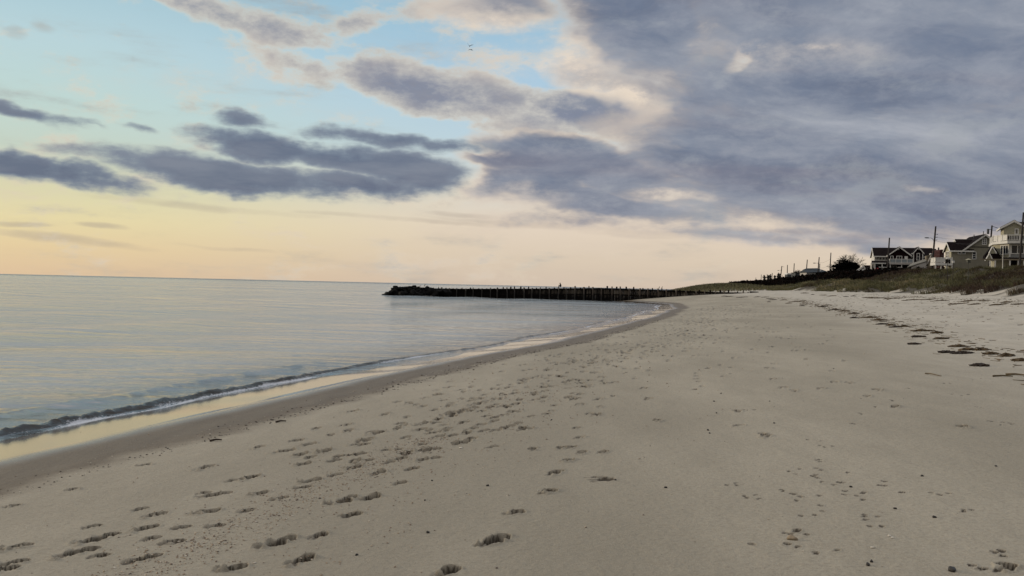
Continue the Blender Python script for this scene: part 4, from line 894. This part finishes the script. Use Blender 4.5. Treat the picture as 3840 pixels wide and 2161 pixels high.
# ------------------------------------------------------------------ thicket on the bluff and dune grass
def thicket():
    n = 240000
    y = 170+RNG.random(n)**1.3*540
    s0 = 41-18*sstep(y, 350, 600); s = RNG.random(n)*26*(1+.004*y); s = s0+np.where(RNG.random(n) < .5, s*.4, s)
    x = shore(y)+s/.962
    hmax = (2.5+1.3*fbm(x*.13, y*.13, 4, 91)+.9*fbm(x*.5, y*.5, 3, 92))*np.where(y > 500, 1.0, 1)*sstep(s, s0-1, s0+4)
    hmax = hmax*(.35+.65*sstep(y, 172, 196))+.35
    z = zland(x, y)+np.maximum(.1, hmax)*RNG.random(n)**.55
    keep = fbm(x*.2, y*.2, 3, 95) > -.62
    c = np.stack([x, y, z], 1)[keep]
    a = RNG.normal(size=(len(c), 3)); a /= np.linalg.norm(a, axis=1)[:, None]
    b = np.cross(a, RNG.normal(size=(len(c), 3))); b /= np.linalg.norm(b, axis=1)[:, None]; sz = (.16+.0006*c[:, 1])[:, None]*(.6+.9*RNG.random(len(c)))[:, None]
    v = np.stack([c-a*sz, c-b*sz*.6, c+a*sz, c+b*sz*.6], 1).reshape(-1, 3)
    m = bpy.data.materials.new('thicket_leaves'); m.use_nodes = True; nn = NT(m.node_tree); p = m.node_tree.nodes['Principled BSDF']
    g = nn.n.new('ShaderNodeNewGeometry').outputs['Position']
    nn.put(p.inputs['Base Color'], nn.ramp(nn.noise(g, .35, 4, .7), [(0, (.004,.004,.003,1)), (.5, (.006,.005,.004,1)), (.64, (.016,.008,.006,1)), (.78, (.014,.013,.007,1))])); p.inputs['Specular IOR Level'].default_value = .05; p.inputs['Roughness'].default_value = .95
    tag(npmesh('bluff_thicket', v, np.arange(len(v)).reshape(-1, 4), m, smooth=False), 'black leafless thicket covering the bluff left of the houses', 'thicket', kind='stuff')
thicket()

def grass_material():
    m = bpy.data.materials.new('dune_grass'); m.use_nodes = True; nn = NT(m.node_tree); p = m.node_tree.nodes['Principled BSDF']
    t = nn.attr('tint')
    nn.put(p.inputs['Base Color'], nn.ramp(t, [(0, (.030,.015,.010,1)), (.25, (.075,.043,.026,1)), (.5, (.082,.080,.032,1)), (.72, (.15,.15,.068,1)), (1, (.33,.27,.16,1))])); p.inputs['Roughness'].default_value = .85
    return m
def blades(name, x, y, H, tint, lean, width, label):
    n = len(x); z = zland(x, y)-.04; w_ = width
    a = RNG.random(n)*2*math.pi; wx, wy = np.cos(a)*w_, np.sin(a)*w_
    lx = lean[0]+RNG.normal(size=n)*.45; ly = lean[1]+RNG.normal(size=n)*.45
    b = np.stack([x, y, z], 1); m_ = b+np.stack([lx*H*.35, ly*H*.35, H*.6], 1); t = b+np.stack([lx*H, ly*H, H*.95-.25*H*np.hypot(lx, ly)], 1); wv = np.stack([wx, wy, 0*wx], 1)
    v = np.stack([b-wv, b+wv, m_+wv*.8, m_-wv*.8, t+wv*.15, t-wv*.15], 1).reshape(-1, 3); k = np.arange(n)*6
    f = np.concatenate([np.stack([k, k+1, k+2, k+3], 1), np.stack([k+3, k+2, k+4, k+5], 1)])
    tag(npmesh(name, v, f, GR, dict(tint=np.repeat(tint, 6)), smooth=False), label, 'grass', kind='stuff')
GR = grass_material()
def grass():
    n = 560000
    y = 52+RNG.random(n)**1.35*300; s = 28.5+RNG.random(n)*30
    x = shore(y)+s/.962
    edge = 31.2+7.*fbm(x*.12+y*.10, y*.16, 4, 51)
    tuft = fbm(x*1.1, y*1.1, 3, 131)
    keep = (s > edge)&(tuft > -.34+.35*(1-sstep(s, edge, edge+4)))&~((y > 168+4*vnoise(s*.3, s*0, 8))&(s > 40+3*vnoise(y*.1, y*0, 7)))
    x, y, s, tuft, edge = x[keep], y[keep], s[keep], tuft[keep], edge[keep]
    H = (.28+.38*RNG.random(len(x)))*(1+1.1*np.clip(tuft, -.5, .9))*np.where(s > 41, .85, 1)
    patch = fbm(x*.09, y*.09, 3, 141)
    tint = .60+.55*patch+.35*fbm(x*.5, y*.5, 2, 143)+.13*RNG.normal(size=len(x))+.14*sstep(s, 33, 36)*(1-sstep(s, 38, 42))
    tint = np.where(s < edge+2.2+1.5*patch, tint-.40*sstep(100-y, -20, 45)-.05, tint)
    tint = np.where(s > 42, tint-.30+.25*fbm(x*.25, y*.25, 3, 142), tint)
    blades('dune_grass', x, y, H, np.clip(tint, 0, 1), (-.50, -.15), .007+.00013*y, 'olive and brown beach grass covering the dunes')
    n = 30000; a = RNG.normal(size=(n, 2)); x = 63+a[:, 0]*13; y = 262+a[:, 1]*17
    blades('far_dune_grass', x, y, .5+.6*RNG.random(n), np.clip(.55+.2*RNG.normal(size=n), 0, 1), (-.1, 0), .05, 'green grass on the low mound beyond the groin')
    # sparse tussocks and fallen stems at the toe
grass()

# ------------------------------------------------------------------ the groin
def groin():
    A, B = Vector((-15.5, 164.3, 0)), Vector((41.3, 147.2, 0)); u = (B-A).normalized(); nv = Vector((u.y, -u.x, 0)); L = (B-A).length
    if nv.y > 0: nv = -nv
    h = thing('timber_groin', A, 'long black timber groin running from the beach out into the calm sea', 'groin')
    top = lambda t: float(np.interp(t, [0, .12, .35, .55, .62, .80, .87, 1.0], [1.62, 1.70, 2.05, 2.42, 2.40, 2.30, 2.22, 2.20]))
    def seg(m, t0, t1, d0, d1, z0a, z0b, z1a, z1b):
        a, b = u*(t0*L), u*(t1*L); p = [a+nv*d0, b+nv*d0, b+nv*d1, a+nv*d1]; zb_ = (z0a, z0b, z0b, z0a); zt = (z1a, z1b, z1b, z1a)
        m.add([(c.x, c.y, zb_[i]) for i, c in enumerate(p)]+[(c.x, c.y, zt[i]) for i, c in enumerate(p)], [(0,3,2,1),(4,5,6,7),(0,1,5,4),(1,2,6,5),(2,3,7,6),(3,0,4,7)])
    # vertical planking, every board a little different
    m = MB(); n = 230
    for i in range(n):
        t0, t1 = i/n, (i+.93)/n; d = random.uniform(-.02, .03); z = top(i/n)-.10-random.random()*.05
        seg(m, t0, t1, -.06+d, .04+d, -.8, -.8, z, z)
    m.build('plank_wall', GW, h)
    for off, nm in ((.04, 'upper_wale'), (-.24, 'back_wale')):
        m = MB()
        for i in range(20): seg(m, i/20, (i+.985)/20, off+.02, off+.2, top(i/20)-.40, top((i+1)/20)-.40, top(i/20)-.12, top((i+1)/20)-.12)
        m.build(nm, M['timber'], h)
    m = MB()
    for i in range(20): seg(m, i/20, (i+.985)/20, .07, .2, top(i/20)-1.35, top((i+1)/20)-1.35, top(i/20)-1.15, top((i+1)/20)-1.15)
    m.build('lower_wale', M['timber'], h)
    for side in (0, 1):
        N_ = 36
        for i in range(N_):
            t = (i+.25+.45*side+random.uniform(-.12, .12))/N_; p = u*(t*L)+nv*(.38 if side == 0 else -.42); z = top(t)+random.choice((random.uniform(-.12, .06), random.uniform(.05, .26))); m = MB()
            lx = random.uniform(-.07, .07); r = random.uniform(.09, .15)
            m.tube([(p.x+lx, p.y, -1), (p.x, p.y, z*.5), (p.x-lx, p.y, z)], [r, r, r*1.02], 8); 
            m.tube([(p.x-lx, p.y, z), (p.x-lx, p.y, z+.04)], [r*1.12, r*.9], 8)
            m.build('pile', GP if side == 0 else M['timber'], h)
    MB().tube([tuple(u*L+nv*.1+Vector((-.3,0,2.15))), tuple(u*(L+1.2)+nv*.1+Vector((0,0,2.16)))], [.2, .14], 7).build('rail_end', M['timber'], h)
    # boulders heaped round the sea end
    tip = Vector((-25.6, 167.3, 0)); V = tip-A; k = 0
    prof = [(0, .25), (.06, 1.1), (.16, 1.9), (.24, 1.7), (.45, 1.85), (.62, 1.65), (.75, 1.7), (.88, 1.2), (1.0, 1.35), (1.12, 1.4), (1.2, .5)]
    C0 = Vector((-24.1, 166.3, 0)); 
    for i in range(96):
        t = random.random()*1.02; side = random.uniform(-1, 1); hz = float(np.interp(t, [a for a, b in prof], [b for a, b in prof]))
        layer = random.random(); zc = hz*(1-abs(side)*.75)*layer*.8
        if 44 <= i < 66: t = (i-44)/22*1.12; side = random.uniform(-.3, .3); hz = float(np.interp(t, [a for a, b in prof], [b for a, b in prof])); zc = hz-.42
        if i >= 66: t = (i-66)/30*1.14; side = random.uniform(-.5, .2); hz = float(np.interp(t, [a for a, b in prof], [b for a, b in prof])); zc = hz*.42
        p = C0-(V/ V.length)*0+u*(t*11.2)+nv*(side*2.2); r = random.uniform(.38, .72) if i < 66 else random.uniform(.6, .8)
        fn = random.random()*10
        rot = Euler((random.random()*3, random.random()*3, random.random()*3)).to_matrix()
        m = MB(); dirs = [Vector(RNG.normal(size=3)).normalized() for _ in range(9)]; cuts = [random.uniform(.58, .95) for _ in dirs]
        def shape(d):
            g = 1.25
            for e, c in zip(dirs, cuts):
                dt = d.dot(e)
                if dt > .05: g = min(g, c/dt)
            return g
        m.ball((0, 0, 0), (r*1.25, r, r*.72), 14, 10, shape)
        o = m.build('boulder', M['rock'], None, (p.x, p.y, max(-.1, zc))); o.rotation_euler = (random.gauss(0, .3), random.gauss(0, .3), random.random()*6)
        tag(o, 'black angular boulder in the heap at the sea end of the groin', 'rock', 'boulders heaped at the sea end of the groin')
    o = MB().ball((0, 0, 0), (.35, .3, .25), 10, 8, lambda d: 1+.3*math.sin(d.x*5)).build('boulder', M['rock'], None, tuple(C0+u*(-.9))); tag(o, 'small low rock alone in the water just left of the boulder heap', 'rock')
    return A, u, L, nv, top
GW = bpy.data.materials.new('stained_planks'); GW.use_nodes = True; GW.node_tree.nodes['Principled BSDF'].inputs['Specular IOR Level'].default_value = .08; GW.node_tree.nodes['Principled BSDF'].inputs['Roughness'].default_value = .9
_n = NT(GW.node_tree); _g = _n.n.new('ShaderNodeNewGeometry').outputs['Position']; _gz = _n.sep(_g)[2]
_st = _n.noise(_n.mapping(_g, scale=(3.2, 3.2, .35)), 1.0, 5, .7)
_up = _n.mr(_n.math('ADD', _gz, _n.mr(_st, .3, .7, -.5, .5)), .75, 1.35)            # weathered wood above the tide line
_up = _n.math('MULTIPLY', _up, _n.mr(_n.sep(_g)[0], -2, 16))
_n.put(GW.node_tree.nodes['Principled BSDF'].inputs['Base Color'], _n.mix(_n.math('MULTIPLY', _up, _n.mr(_st, .42, .62)), (.006,.005,.005,1), (.13,.108,.085,1)))
GP = bpy.data.materials.new('stained_pile'); GP.use_nodes = True
_n = NT(GP.node_tree); _g = _n.n.new('ShaderNodeNewGeometry').outputs['Position']
_n.put(GP.node_tree.nodes['Principled BSDF'].inputs['Base Color'], _n.mix(_n.math('MULTIPLY', _n.mr(_n.sep(_g)[2], .9, 1.3), _n.mr(_n.sep(_g)[0], -4, 18, .12, 1)), (.006,.005,.005,1), (.07,.052,.04,1)))
GA, GU, GL, GN, GTOP = groin()

# ------------------------------------------------------------------ person, birds
def skinned(name, joints, edges, mat_, parent=None, loc=(0,0,0), sub=2):
    me = bpy.data.meshes.new(name); me.from_pydata([j[0] for j in joints], edges, []); o = bpy.data.objects.new(name, me); C.objects.link(o)
    o.modifiers.new('skin', 'SKIN'); 
    for i, j in enumerate(joints):
        sv = me.skin_vertices[0].data[i]; sv.radius = (j[1], j[1] if len(j) < 3 else j[2]); sv.use_root = (i == 0)
    sb = o.modifiers.new('subd', 'SUBSURF'); sb.levels = sb.render_levels = sub
    me.materials.append(mat_); o.parent = parent; o.location = loc; return o
def person():
    t = ((at(2103, 1085, 157).x-GA.x)/GU.x)/GL; p = GA+GU*(t*GL); z = GTOP(t)+.05
    # seated on the groin's top rail facing the sea to the left, knees drawn up, leaning forward over them
    J = [((0,0,.13),.13,.15), ((-.02,0,.30),.12,.15), ((-.06,0,.46),.14,.17), ((-.12,0,.56),.08,.13), ((-.14,0,.63),.05,.05), ((-.17,0,.73),.085,.08), ((-.17,0,.80),.07,.07),
         ((-.12,.18,.54),.055,.055), ((-.24,.21,.36),.042,.042), ((-.40,.14,.44),.033,.033),
         ((-.12,-.18,.54),.055,.055), ((-.24,-.21,.36),.042,.042), ((-.42,-.10,.42),.033,.033),
         ((-.04,.10,.11),.09,.09), ((-.36,.12,.34),.065,.065), ((-.42,.12,.02),.045,.045), ((-.54,.12,-.02),.035,.03),
         ((-.04,-.10,.11),.09,.09), ((-.38,-.11,.31),.065,.065), ((-.48,-.11,.02),.045,.045), ((-.60,-.11,-.02),.035,.03)]
    E = [(0,1),(1,2),(2,3),(3,4),(4,5),(5,6),(3,7),(7,8),(8,9),(3,10),(10,11),(11,12),(0,13),(13,14),(14,15),(15,16),(0,17),(17,18),(18,19),(19,20)]
    b = skinned('person', J, E, M['coat'], None, (p.x, p.y-.1, z))
    tag(b, 'person in dark clothes sitting hunched on top of the groin, facing the sea', 'person')
    m = MB().ball((-.215, 0, .725), (.05, .062, .075), 10, 8); m.ball((-.268, 0, .72), (.016, .014, .022), 6, 5); m.build('face', M['skin'], b, smooth=True)
    m = MB()
    for sy, ang in ((.13, .2), (-.09, -.1)):
        c = Vector((-.43, sy, .43)); m.ball(c, (.04, .035, .018), 8, 6)
        for k in range(4): m.tube([c+Vector((-.02, -.026+.017*k, 0)), c+Vector((-.062-.006*(k in (1, 2)), -.028+.018*k, -.008)), c+Vector((-.085, -.028+.018*k, -.03))], [.009, .008, .006], 5)
        m.tube([c+Vector((.01, .03, 0)), c+Vector((-.03, .052, -.005)), c+Vector((-.055, .05, -.015))], [.010, .009, .007], 5)
    m.build('hands', M['skin'], b)
    skinned('trousers', [((-.03,.10,.12),.095,.095), ((-.36,.12,.345),.074,.074), ((-.415,.12,.08),.058,.058)], [(0,1),(1,2)], M['jeans'], b)
    skinned('trousers', [((-.03,-.10,.12),.095,.095), ((-.38,-.11,.315),.074,.074), ((-.475,-.11,.08),.058,.058)], [(0,1),(1,2)], M['jeans'], b)
    MB().ball((-.15, 0, .76), (.10, .095, .10), 12, 9).build('hair', M['coat'], b, smooth=True)
person()
def gull(px, py, Y, wl, wr, label, bank=0.):
    p = at(px, py, Y); h = thing('gull', p, label, 'bird', 'gulls flying high in the blue gap', bank)
    b = skinned('body', [((0,0,0),.07), ((0,-.16,.01),.06), ((0,-.27,.035),.045), ((0,-.34,.03),.028), ((0,.18,0),.04), ((0,.32,0),.02,.05)], [(0,1),(1,2),(2,3),(0,4),(4,5)], M['gull'], h)
    for sgn, pts in ((-1, wl), (1, wr)):
        m = MB(); q = [(0, 0, .03)]+[(sgn*x, y_, z) for x, y_, z in pts]; w_ = [.15, .15, .11, .025]; vv = []
        for (x, y_, z), ww in zip(q, w_): vv += [(x, y_-ww, z+.012), (x, y_+ww, z), (x, y_+ww, z-.012), (x, y_-ww, z-.02)]
        f = []
        for i in range(3):
            for k in range(4): f.append((i*4+k, i*4+(k+1) % 4, (i+1)*4+(k+1) % 4, (i+1)*4+k))
        m.add(vv, f+[(0,3,2,1), (12,13,14,15)]); m.build('wing', M['gull'], h)
gull(1761, 174, 165., [(.14,0,.16),(.28,.05,.36),(.44,.1,.66)], [(.22,0,.16),(.46,.04,.28),(.74,.1,.32)], 'upper gull with wings raised in a V')
gull(1768, 187.5, 170., [(.25,0,.07),(.44,.02,.04),(.70,.08,-.12)], [(.12,0,0),(.24,.02,-.08),(.36,.05,-.22)], 'lower gull with wings drooping in an arc')
def standing_bird(px, py, Y, z, s_, label, grp):
    p = at(px, py, Y); m = MB(); h = thing('shorebird', (p.x, Y, z), label, 'bird', grp)
    skinned('body', [((0,0,.16*s_),.06*s_), ((.02,0,.28*s_),.055*s_), ((.03,0,.36*s_),.03*s_), ((.035,0,.42*s_),.04*s_), ((-.12*s_,0,.10*s_),.02*s_)], [(0,1),(1,2),(2,3),(0,4)], M['coat'], h)
    MB().tube([(.035, 0, .42*s_), (.035+.11*s_, 0, .41*s_)], [.014*s_, .004], 5).build('beak', M['metal'], h)
    MB().tube([(0, .03, 0), (0, .03, .15*s_)], .01, 4).build('leg', M['metal'], h); MB().tube([(0, -.03, 0), (0, -.03, .15*s_)], .01, 4).build('leg', M['metal'], h)
G2 = 'birds resting on the groin'
standing_bird(2472, 1082, 151, 2.42, 1.0, 'dark bird leaning forward on the groin, left of its upright neighbour', G2)
standing_bird(2482.5, 1082, 151, 2.42, 1.05, 'dark bird standing upright on the groin near its landward half', G2)
standing_bird(1593, 1076, 165.5, 1.75, 1.25, 'dark bird tallest on the middle of the boulder heap', 'birds on the boulder heap')
standing_bird(1576, 1077, 165.5, 1.72, .9, 'small dark bird left on the boulder heap', 'birds on the boulder heap')
standing_bird(1602, 1078, 165.5, 1.7, .8, 'small dark bird just right of the tallest on the boulder heap', 'birds on the boulder heap')

# ------------------------------------------------------------------ wrack, sticks, shells
def clump(px, py, wpx, name='wrack_clump', label=None, grp=None, dark=False, n=None, tall=.06):
    x, y = hit(px, py); Wd = max(.25, wpx/F*y); Dp = max(.2, min(1.2, Wd*.55)); n = n or int(70+90*Wd); m = MB(); z0 = ground_z(x, y)
    for i in range(n):
        a, r = random.gauss(0, .45), random.random()**.6; th = random.random()*6.28
        cx, cy = r*math.cos(th)*Wd*.5, r*math.sin(th)*Dp*.5; L = random.uniform(.08, .30)*(.7+.3*min(Wd, 2)); t_ = random.choice((0, math.pi))+random.gauss(0, .7)
        zc = ground_z(x+cx, y+cy)-z0+tall*(1-r)*random.random()+.012
        e = Vector((math.cos(t_), math.sin(t_), random.gauss(0, .10)))*L; c = Vector((cx, cy, zc)); w_ = random.uniform(.006, .014)*(1+y*.012)*1.3
        m.tube([c-e/2, c+Vector((random.gauss(0, .02), random.gauss(0, .02), .012)), c+e/2], [w_*.6, w_, w_*.4], 3)
    for i in range(0 if dark else n//14):
        r, th = random.random()**.5*.8, random.random()*6.28
        m.ball((r*math.cos(th)*Wd*.42, r*math.sin(th)*Dp*.42, tall*.25), (random.uniform(.03, .09)*(1+.5*Wd), random.uniform(.03, .08), random.uniform(.012, .03)*(1+.4*Wd)), 6, 4)
    o = m.build(name, M['wrack_dark'] if dark else M['wrack'], None, (x, y, z0))
    tag(o, label, 'seaweed', grp); return o
G3, G4 = 'wrack clumps along the lower tide line', 'wrack clumps along the line below the dune'
c5 = lambda u, v: (2600+u/2.0774, 1000+v/2.0774)
for (u, v, w_, lb, dk) in ((1755,550,100,'dark spiky wrack clump alone below the line of the others',1),(1930,565,120,'brown wrack mat right of the dark spiky one',0),(2060,625,150,'largest straw coloured wrack mat on the lower tide line',0),
    (2090,680,200,'long dark wrack strip just below the largest mat',1),(1965,672,45,'small black weed lump left of the long dark strip',1),(1720,607,40,'black weed lump isolated on bare sand left of the mats',1),
    (2550,735,110,'brown wrack clump cut by the right edge',0),(2235,775,60,'black thin weed scrap near the right edge below the mats',1),(2320,685,70,'thin brown wrack wisp right of the long dark strip',0),
    (1580,475,110,'dark oval wrack clump midway along the lower tide line',1),(1475,452,110,'brown wrack clump next to the dark oval one',1)):
    clump(*c5(u, v), w_/2.0774*.75, tall=.035, label=lb, grp=G3, dark=dk)
for (u, v, w_, dk) in ((1250,368,90,1),(1250,403,60,1),(1100,338,80,1),(1180,350,90,0),(2140,652,120,0),(2250,655,80,0),(1780,505,180,0),(1900,520,90,0),(1370,400,150,0),(1450,420,110,0),(1010,315,70,1),(1040,303,60,0),(850,308,40,1),(860,295,60,0),
    (620,260,70,1),(600,250,60,1),(800,275,110,0),(740,288,50,0),(700,262,50,0),(560,240,60,1),(380,240,90,1),(500,238,50,1),(280,234,60,1),(240,232,40,1),(2440,700,60,0),(1640,470,60,0),(1540,460,50,0),(590,278,24,1)):
    clump(*c5(u, v), w_/2.0774, label='small brown wrack clump strung along the lower tide line', grp=G3, dark=dk, n=60)
for (u, v, w_, dk) in ((1010,225,60,0),(1450,247,200,0),(1560,252,170,0),(1700,262,170,0),(1830,258,120,0),(1920,268,140,0),(2060,293,160,0),(2190,298,90,0),(2380,298,150,0),(2150,270,170,0),(930,220,24,1),(1190,236,40,1),(1245,232,40,1),
    (1380,243,120,0),(1080,230,70,0),(870,208,60,0),(2540,296,120,0),(2270,268,80,0),(2440,280,100,0)):
    clump(*c5(u, v), w_/2.0774, label='dry wrack strip on the pale sand below the dune', grp=G4, dark=dk, n=70)
def stick(p0, p1, r, label, mt='straw', bend=.0, name='reed_stalk', cat='stick'):
    (xa, ya), (xb, yb) = hit(*p0), hit(*p1); a = Vector((xa, ya, ground_z(xa, ya)+r)); b = Vector((xb, yb, ground_z(xb, yb)+r)); c = (a+b)/2+Vector((0, bend, .01))
    L_ = lambda p: Vector(p)-a
    o = MB().tube([L_(a), L_(a.lerp(c, .6)), L_(c), L_(b)], [r, r, r*.9, r*.6], 6).build(name, M[mt], None, tuple(a)); tag(o, label, cat)
stick((3722, 1414), (3798, 1415), .016, 'straight dark reed lying on sand at the right edge, left of two'); stick((3772, 1408), (3845, 1412), .02, 'thicker reed overlapping the straight one at the right edge')
stick((3470, 1404), (3529, 1414), .012, 'thin curved reed lying left of the two at the right edge', bend=.1)
stick((786, 1659), (832, 1655), .014, 'black stick lying on the wet tide line, nearer one', 'wrack_dark'); stick((1033, 1587), (1073, 1583), .014, 'black stick farther along the wet tide line', 'wrack_dark')
def mound_item(px, py, r, mt, label, cat, name, flat=.6, grp=None, k=.3):
    x, y = hit(px, py); f0 = random.random()*9
    m = MB().ball((0, 0, 0), (r, r*.75, r*flat), 12, 8, lambda d: 1+k*math.sin(d.x*3+f0)*math.cos(d.y*3.3+f0)); o = m.build(name, M[mt], None, (x, y, ground_z(x, y)+r*flat*.5), True)
    o.rotation_euler.z = random.random()*6; tag(o, label, cat, grp)
mound_item(2970, 2026, .034, 'flat_stone', 'rounded tan stone in the dug sand at lower right', 'stone', 'stone', .5)
mound_item(3570, 2144, .03, 'pebble', 'grey green stone at the bottom edge, lower right', 'stone', 'stone', .5)
mound_item(1728, 1683, .022, 'shell', 'white shell lone on the sand right of the deep prints', 'shell', 'shell', .35); mound_item(2018, 1842, .012, 'shell', 'tiny white shell left of the churned print', 'shell', 'shell', .4)
for px, py in ((3335, 2014), (3346, 2021), (3273, 2057)): mound_item(px, py, .016, 'shell', 'small white shell among the three at lower right', 'shell', 'shell', .35, 'three white shells at lower right')
for px, py in ((3458,1787),(3190,1828),(2655,1616),(2661,1627),(2687,1552),(1829,1824),(1593,1880),(1620,1805),(2496,1832),(3503,1944),(3356,1911),(3735,1750),(3255,2122),(2066,1578),(2068,1577),(3126,1384),(2903,1590),(2704,1477),(2678,1507),(2886,1507),(3268,2108),(1605,2001),(2308,1803),(1337,2086)):
    mound_item(px, py, random.uniform(.010, .016), 'pebble', 'small black pebble on the smooth damp sand', 'pebble', 'pebble', .7, 'black pebbles on the smooth sand')
def scatter(name, pts, mt, label, smin, smax, flat=.5):
    """countless grit: a small faceted chip at each point"""
    n = len(pts); P = np.asarray(pts); z = zland(P[:, 0], P[:, 1]); sz = (smin+(smax-smin)*RNG.random(n)**2.2)*np.clip(P[:, 1]/9, 1, 2.2)
    a = RNG.random(n)*6.28; base = np.array([[1,0,0],[0,.8,0],[-1,0,0],[0,-.8,0],[0,0,flat],[0,0,-flat]])
    ca, sa = np.cos(a), np.sin(a); v = base[None]*sz[:, None, None]*(.7+.6*RNG.random((n, 6, 1))); vx = v[..., 0]*ca[:, None]-v[..., 1]*sa[:, None]; vy = v[..., 0]*sa[:, None]+v[..., 1]*ca[:, None]
    v = np.stack([vx+P[:, :1], vy+P[:, 1:2], v[..., 2]+z[:, None]+sz[:, None]*.2], -1).reshape(-1, 3)
    t = np.array([[0,1,4],[1,2,4],[2,3,4],[3,0,4],[1,0,5],[2,1,5],[3,2,5],[0,3,5]]); f = (t[None]+(np.arange(n)*6)[:, None, None]).reshape(-1, 3)
    tag(npmesh(name, v, f, mt, smooth=False, size=3), label, 'grit', kind='stuff')
def band(n, y0, y1, s0, sw, k=1.3):
    y = y0+RNG.random(n)**k*(y1-y0); s = s0+RNG.normal(size=n)*sw; return np.stack([shore(y)+s/.962, y], 1)
GRIT = bpy.data.materials.new('shell_grit'); GRIT.use_nodes = True; _n = NT(GRIT.node_tree); _g = _n.n.new('ShaderNodeNewGeometry').outputs['Position']
_n.put(GRIT.node_tree.nodes['Principled BSDF'].inputs['Base Color'], _n.ramp(_n.noise(_g, 35., 1, .5), [(.3, (.05,.035,.025,1)), (.45, (.16,.10,.06,1)), (.55, (.34,.25,.15,1)), (.7, (.5,.45,.38,1))]))
scatter('shell_grit', np.concatenate([band(2600, 4.2, 10.5, 4.9, .20, 1.), band(1100, 4.2, 16, 4.8, .5, 1.3), band(500, 4.2, 12, 5.9, .3, 1.), band(900, 4.2, 30, 5, 2.4, 1.6)]), GRIT, 'mixed cream and rust shell grit in a band through the footprints', .004, .013)
scatter('tide_line_bits', np.concatenate([band(900, 6, 60, 1.75, .09, 1.6), band(500, 6, 60, 1.5, .22, 1.6)]), M['wrack_dark'], 'black weed bits along the wet tide line', .004, .016, .4)
scatter('tide_line_shells', band(350, 7, 40, 1.5, .25, 1.5), M['shell'], 'pale shell bits along the wet tide line', .003, .010, .4)
scatter('dark_specks', np.concatenate([band(500, 4.2, 60, 8, 3.5, 1.6), band(500, 12, 90, 14.5, 1.5, 1.3)]), M['pebble'], 'tiny dark specks strewn over the beach', .002, .007)
def straw_litter():
    m = MB()
    for i in range(2600):
        y = random.choice((12+random.random()**1.2*90, 30+random.random()*90)); k = random.random()
        s_ = random.gauss(14.2, .55) if k < .45 else (random.gauss(27.5-.02*y, .9) if k < .8 else random.uniform(14, 29)); x = float(shore(y))+s_/.962
        t_ = random.uniform(0, 6.28); L = random.uniform(.05, .28); w_ = random.uniform(.004, .009)*(1+y*.012); z = ground_z(x, y)+w_
        e = Vector((math.cos(t_), math.sin(t_), 0))*L*.5; m.tube([(x-e.x, y-e.y, z), (x+e.x, y+e.y, z+.005)], [w_, w_*.6], 3)
    tag(m.build('straw_litter', M['wrack']), 'scattered straw bits over the dry upper sand', 'litter', kind='stuff')
straw_litter()
